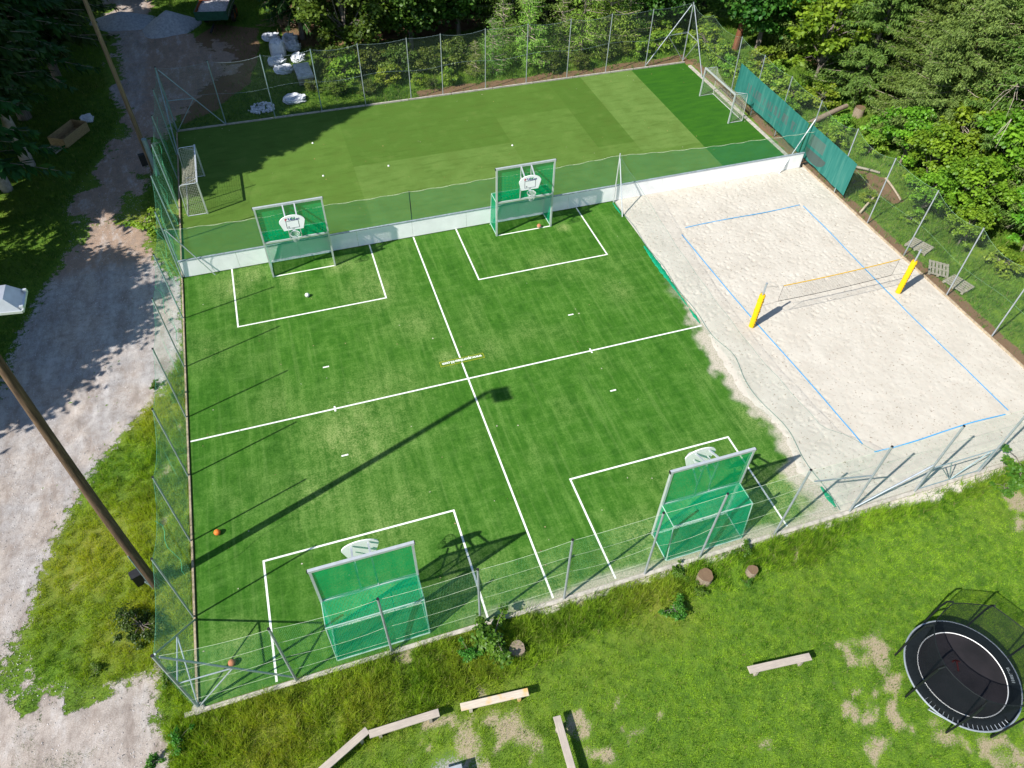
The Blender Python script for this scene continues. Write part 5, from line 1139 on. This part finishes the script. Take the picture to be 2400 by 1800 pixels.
# young conifers behind the rear fence
lar = make_conifer('young_larch', 'young larch', 'tree', 201, 5.6, 2.1, 120, (.10, .20, .025), (.27, .40, .055), .07, None, None, z0f=.05, twl=.30, droop=.1, pw=.8, tw=.10, fl=.6)
lar2 = make_conifer('young_larch', 'young larch', 'tree', 202, 4.6, 1.7, 100, (.07, .16, .025), (.19, .31, .045), .06, None, None, z0f=.05, twl=.28, droop=.05, pw=.8, tw=.11, fl=.6)
for p, x, y, s, lab in ((lar, 12.9, 29.0, 1.05, 'tallest bright green young larch behind the middle of the rear fence'), (lar2, 10.0, 28.6, .9, 'small dark green larch left of the tallest larch'), (lar2, 8.6, 28.3, .6, 'low young larch beside the yellow flowering grass'),
                        (lar, 17.2, 29.4, 1.2, 'broad young larch left of the rear right corner'), (lar2, 15.6, 29.6, 1.1, 'dark young larch between the two bright ones'), (lar, 19.7, 30.2, 1.25, 'bright feathery larch nearest the rear right corner post'), (lar2, 11.4, 30.5, 1.1, 'thin larch top rising behind the tallest larch'), (lar2, 22.0, 31.5, 1.2, 'dark larch behind the rear right corner brace')):
    place(p, x, y, s, x * 1.1, lab)
# broadleaf trees and shrubs at the back
bt = make_broad('broadleaf_tree', 'tree', 'tree', 203, 8, 3.0, 3.0, 4.2, 70, 12000, .22, (.03, .09, .012), (.12, .24, .03), .16)
mp = make_broad('maple_tree', 'maple', 'tree', 204, 6, 2.0, 2.2, 3.0, 46, 6500, .21, (.08, .20, .015), (.23, .42, .03), .10)
yb = make_broad('leafy_bush', 'bush', 'bush', 205, 2, 1.1, .8, .8, 28, 3000, .15, (.09, .21, .02), (.29, .43, .045), .04)
place(bt, .2, 33.2, 1.1, 0, 'broad leafy tree behind the rear fence right of the builders bags'); place(bt, 5.2, 34.2, 1.1, 2, 'dark leafy tree deep behind the middle of the rear fence'); place(bt, -1.5, 41.5, 1.15, 3, 'leafy tree above the brushwood heap'); place(bt, 9.3, 35.5, 1.15, 4, 'shaded leafy tree behind the larches')
place(bt, 30.6, 26.3, 1.35, 1, 'large bright leafy tree right of the reddish trunk'); place(bt, 24.8, 32.6, 1.15, 5, 'leafy tree beyond the rear right corner')
LS = 'leafy tree beyond the left picture edge that shades the gravel road'
for i, (x, y, s_) in enumerate([(-31.0, 1.6, 1.5), (-28.4, 4.4, 1.6), (-25.8, 6.6, 1.5), (-25.2, 9.6, 1.3), (-31.5, 8, 1.6), (-35.0, 3, 1.7), (-34.0, -1.5, 1.3)]): place(bt, x, y, s_, i * 1.9, LS, 'leafy trees left of the road')
for x, y, s, lab in ((2.2, 29.0, .95, 'dark bush behind the rear fence below the broad leafy tree'), (6.6, 28.2, .7, 'yellow green bush behind the rear fence left of the larches'), (4.4, 28.4, .6, 'brown tipped low bush at the rear fence'), (-.6, 30.6, 1.2, 'bush behind the rear fence right of the white slabs'), (21.6, 28.4, .9, 'bright bush beside the rear right corner brace'),
                     (23.6, 28.9, 1.1, 'bush just behind the rear right corner post'), (27.0, 25.6, 1.1, 'bush outside the right fence behind the far football goal'), (27.4, 22.6, 1.0, 'bush outside the right fence left of the teal banner'), (27.2, 28.2, 1.2, 'bush at the foot of the reddish trunk'),
                     (28.6, 18.6, 1.3, 'bright bush behind the middle of the teal banner'), (30.4, 17.4, 1.1, 'light green bush above the fallen log'), (29.6, 14.1, .8, 'low bright bush beside the fallen log'), (26.6, 8.4, .55, 'small leafy plant right of the teal banner end')):
    place(yb, x, y, s, x * 2.3, lab)
db = make_broad('leafy_bush', 'bush', 'bush', 206, 2, 1.2, .85, .85, 30, 3000, .12, (.05, .10, .015), (.17, .23, .04), .04)
for x, y, s, lab in ((-1.6, 28.6, .8, 'dark bush just right of the lone crumpled bag'), (.6, 28.0, .6, 'low dark bush touching the rear fence left of the dark bush'), (3.6, 30.6, 1.3, 'tall dark bush under the middle leafy tree'), (7.8, 30.4, 1.3, 'tall dark bush left of the thin larch'), (-1.2, 32.2, 1.3, 'tall dark bush right of the slab stack top'),
                     (1.6, 31.4, 1.2, 'dark bush behind the low dark rear bushes'), (5.6, 30.2, 1.1, 'dark bush above the yellow green rear bush'), (5.2, 27.7, .45, 'reddish low bush against the rear fence'), (14.2, 28.2, .8, 'dark bush right of the tallest larch foot'), (16.4, 27.9, .7, 'brownish bush at the foot of the broad larch'), (18.6, 28.4, .8, 'dark bush left of the feathery larch foot'),
                     (20.6, 29.0, .9, 'dark bush between feathery larch and corner bush'), (-2.9, 29.6, .5, 'small dark bush between slab stack and lone bag')): place(db, x, y, s, x * 3.1, lab)
for x, y, s, lab in ((26.6, 20.6, .8, 'low leafy plant under the left end of the teal banner'), (28.8, 21.0, 1.2, 'bush between the bright maple and the banner top edge'), (27.4, 14.4, .7, 'bright weeds right behind the banner above the log'), (29.6, 24.0, 1.2, 'bush below the large bright leafy tree'), (31.4, 12.6, 1.1, 'bush at the foot of the front spruces above the brown path'),
                     (27.4, 4.2, .55, 'low weeds on the bank above the topmost pallet'), (29.2, -.8, .9, 'bush on the bank right of the lowest pallet'), (30.4, -3.4, 1.0, 'bush at the right picture edge below the young maple'), (27.9, 12.6, .9, 'leafy bush right behind the front banner panel'), (26.4, 6.6, .5, 'small leafy plant at the foot of the peeled pole'), (29.8, 11.2, .9, 'bush at the top end of the brown path'), (27.2, 17.6, .9, 'leafy bush behind the middle of the rear banner panel'), (26.9, 24.0, .9, 'bush between right fence and large bright leafy tree'), (24.8, 30.6, 1.2, 'bush in front of the leafy tree beyond the rear corner')): place(yb, x, y, s, x * 2.9, lab)
for x, y, s, lab in ((31.9, 20.4, 1.45, 'bright maple above the teal banner'), (30.2, 6.5, .85, 'yellow green maple beside the brown path'), (30.0, 3.2, .85, 'young maple behind the right fence above the pallets'), (28.4, 4.6, .6, 'small maple between brown path and right fence'), (33.0, 7.4, 1.0, 'bright maple in front of the spruces right of the brown path'),
                     (31.8, .2, .8, 'young maple at the right picture edge'), (28.6, 1.6, .5, 'low maple sapling near the pallets'), (31.0, 9.6, .8, 'yellow green maple right of the brown path top'), (33.6, 4.6, 1.1, 'tall bright maple standing between the front spruces')):
    place(mp, x, y, s, x * 1.7, lab)
# spruces of the right-hand wood
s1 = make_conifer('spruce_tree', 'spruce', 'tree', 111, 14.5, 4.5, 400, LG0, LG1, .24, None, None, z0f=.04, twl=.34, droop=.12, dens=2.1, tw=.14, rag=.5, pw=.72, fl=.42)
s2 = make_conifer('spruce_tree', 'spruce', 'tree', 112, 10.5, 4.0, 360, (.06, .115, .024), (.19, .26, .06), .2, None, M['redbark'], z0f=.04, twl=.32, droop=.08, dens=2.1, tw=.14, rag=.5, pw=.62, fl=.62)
G2 = 'sunlit spruces of the right-hand wood'; LR = 'sunlit spruce in the dense wood on the bank right of the courts'
sp_ = place(s1, 33.6, 17.8, .95, .7, 'spruce with pale bare lower trunk between bright maple and spruces above the banner')
R2f = [(34.0, 13.4, 'front spruce of the right-hand wood right above the sawn stump'), (33.4, 10.2, 'front spruce of the right-hand wood behind the brown path'), (35.0, 6.6, 'front spruce of the right-hand wood behind the bright maple'), (34.4, 1.6, 'front spruce of the right-hand wood above the pallets'), (33.0, -2.6, 'front spruce of the right-hand wood at the right picture edge'), (36.8, 19.8, 'front spruce of the right-hand wood behind the large bright leafy tree')]
for i, (x, y, lab) in enumerate(R2f): place(s2 if i % 2 else s1, x, y, .85 + .12 * (i % 3), i * 2.3, lab)
R2 = [(38.0, 16.2), (37.6, 10.8), (38.4, 4.4), (37.6, -.6), (41.5, 13.4), (42.0, 8.0), (42, 1.6), (40.0, 20.5), (45, 17.0), (46, 11), (43, 24), (47.5, 28), (50, 20), (50.5, 13), (49, 5), (54, 26), (56, 17), (36.5, -5), (35, 23.5), (38.6, 27.5)]
G2b = 'sunlit spruce behind the front row of the right-hand wood'
for i, (x, y) in enumerate(R2): place(s1 if i % 2 else s2, x, y, .9 + .3 * ((i * 37) % 10) / 10, i * 2.1, G2b, G2, sz=.9 + .2 * ((i * 13) % 7) / 7)
# deep wood behind
G3 = 'dark spruces of the wood behind the rear fence'; LD = 'dark spruce deep in the wood behind the rear fence'
R3 = [(-2.5, 38.5), (3, 39.5), (8, 39.5), (13.5, 34.6), (19.5, 34.8), (1, 46), (6.5, 45), (12, 42), (16.5, 40), (21.5, 39), (26.5, 38.5), (31.5, 36), (36, 31.5), (-4.5, 49), (9, 51), (15, 49), (21, 47), (28, 46), (34, 43), (40, 37), (-10, 53), (-15, 57), (2, 54), (46, 36), (16.5, 35.5), (33.5, 29.8)]
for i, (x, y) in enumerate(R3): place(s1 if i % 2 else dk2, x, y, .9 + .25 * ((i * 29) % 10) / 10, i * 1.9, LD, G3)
# lone trunks
mb = MB(); mb.path([(29.5 + .07 * i, 27.5 + .02 * i, -.1 + i * 1.1) for i in range(13)], .26, 10, .16); o = mb.build('pine_trunk', M['redbark'], None, True); tag(o, 'bare reddish brown pine trunk behind the rear right corner of the fence', 'trunk')
# grey dead branches hanging in the right-hand wood
mb = MB(); rr_ = random.Random(9)
for _ in range(26):
    x = rr_.uniform(31.5, 37); y = rr_.uniform(-3, 13); z = rr_.uniform(1.2, 6); a = rr_.uniform(2.6, 4.4)
    for q in range(rr_.randint(3, 7)):
        b = a + rr_.uniform(-.6, .6); L = rr_.uniform(.8, 2.0); P = [(x + L * f * math.cos(b), y + L * f * math.sin(b), z - .5 * L * f * f + .1 * math.sin(f * 9 + q)) for f in (0, .3, .6, 1)]; mb.path(P, .022, 4, .006)
o = mb.build('dead_branches', simple('bleached_branch', (.40, .34, .29), .9, 0, .25, 3)); tag(o, 'bleached dead branches in front of the right-hand wood', 'branches', kind='stuff')

# ------------------------------------------------------------------ loose stones, fallen leaves and debris
def octs(name, P, z, sz, cols, mat, label, flat=.5):
    n = len(P); r_ = np.random.default_rng(len(name)); d = np.array([[1, 0, 0], [0, 1, 0], [-1, 0, 0], [0, -1, 0], [0, 0, 1], [0, 0, -1.]])
    V = d[None] * r_.uniform(.6, 1.1, (n, 6, 1)) * sz[:, None, None]; V[:, :, 2] *= flat; V += np.stack([P[:, 0], P[:, 1], z], 1)[:, None]
    f = np.array([[0, 1, 4], [1, 2, 4], [2, 3, 4], [3, 0, 4], [1, 0, 5], [2, 1, 5], [3, 2, 5], [0, 3, 5]]); F = (np.arange(n)[:, None, None] * 6 + f[None]).reshape(-1, 3)
    o = fast_mesh(name, V.reshape(-1, 3), F, mat, cols=np.repeat(cols, 6, 0)); tag(o, label, 'debris', kind='stuff'); return o
k = N('loose_debris'); k.base(k.attr('Col', 'Color')); md_ = k.set(.9)
P = scatter(26000, -22, -11.5, -14, 30, lambda x, y: (m_road(x, y) > -.2) * (.25 + .75 * (fbm(x, y, 1.5, 97) > .5)), 71); r_ = np.random.default_rng(72)
octs('loose_stones', P, gz(P[:, 0], P[:, 1]) + .015, r_.uniform(.008, .032, len(P)), np.array([.45, .43, .42]) * r_.uniform(.35, 1.5, (len(P), 1)), md_, 'loose stones scattered over the gravel road')
P = scatter(1500, 11.9, 24.8, -11, 10.9, lambda x, y: .25 + .75 * (x < 15), 73)
octs('sand_debris', P, np.full(len(P), .035), r_.uniform(.008, .030, len(P)), np.array([.16, .11, .07]) * r_.uniform(.5, 1.6, (len(P), 1)), md_, 'small dark twigs and leaves lying on the sand', .35)
def litter(name, n, box, cols, seed, label, z=.012, dens=None):
    P = scatter(n, *box, dens or (lambda x, y: 1 + 0 * x), seed); r_ = np.random.default_rng(seed); c = np.stack([P[:, 0], P[:, 1], np.full(len(P), z)], 1); nr = r_.normal(size=(len(P), 3)) * .25 + np.array([0, 0, 1.]); V, F = leaf_quads(c, nr, r_.uniform(.03, .08, len(P)), seed); ci = r_.integers(0, len(cols), len(P))
    o = fast_mesh(name, V, F, md_, cols=np.repeat(np.array(cols)[ci], 4, 0)); tag(o, label, 'leaves', kind='stuff')
litter('fallen_leaves', 900, (-11.9, 24.4, 11.2, 26.3), [(.25, .16, .06), (.35, .28, .10), (.12, .08, .04), (.45, .42, .30)], 75, 'fallen leaves along the edges of the rear field', .012, lambda x, y: .12 + .88 * np.clip(np.exp(-(26.4 - y) / .6) + np.exp(-(x + 11.9) / .5) + np.exp(-(24.4 - x) / .5), 0, 1))
litter('turf_leaves', 420, (-11.9, 11.8, -11, 11), [(.30, .26, .12), (.16, .11, .05), (.5, .48, .36)], 76, 'few fallen leaves on the bright turf', .014, lambda x, y: .2 + .8 * np.clip(np.exp(-(x + 11.9) / .4) + np.exp(-(y + 11.1) / .4) + np.exp(-(11.1 - y) / .4), 0, 1))
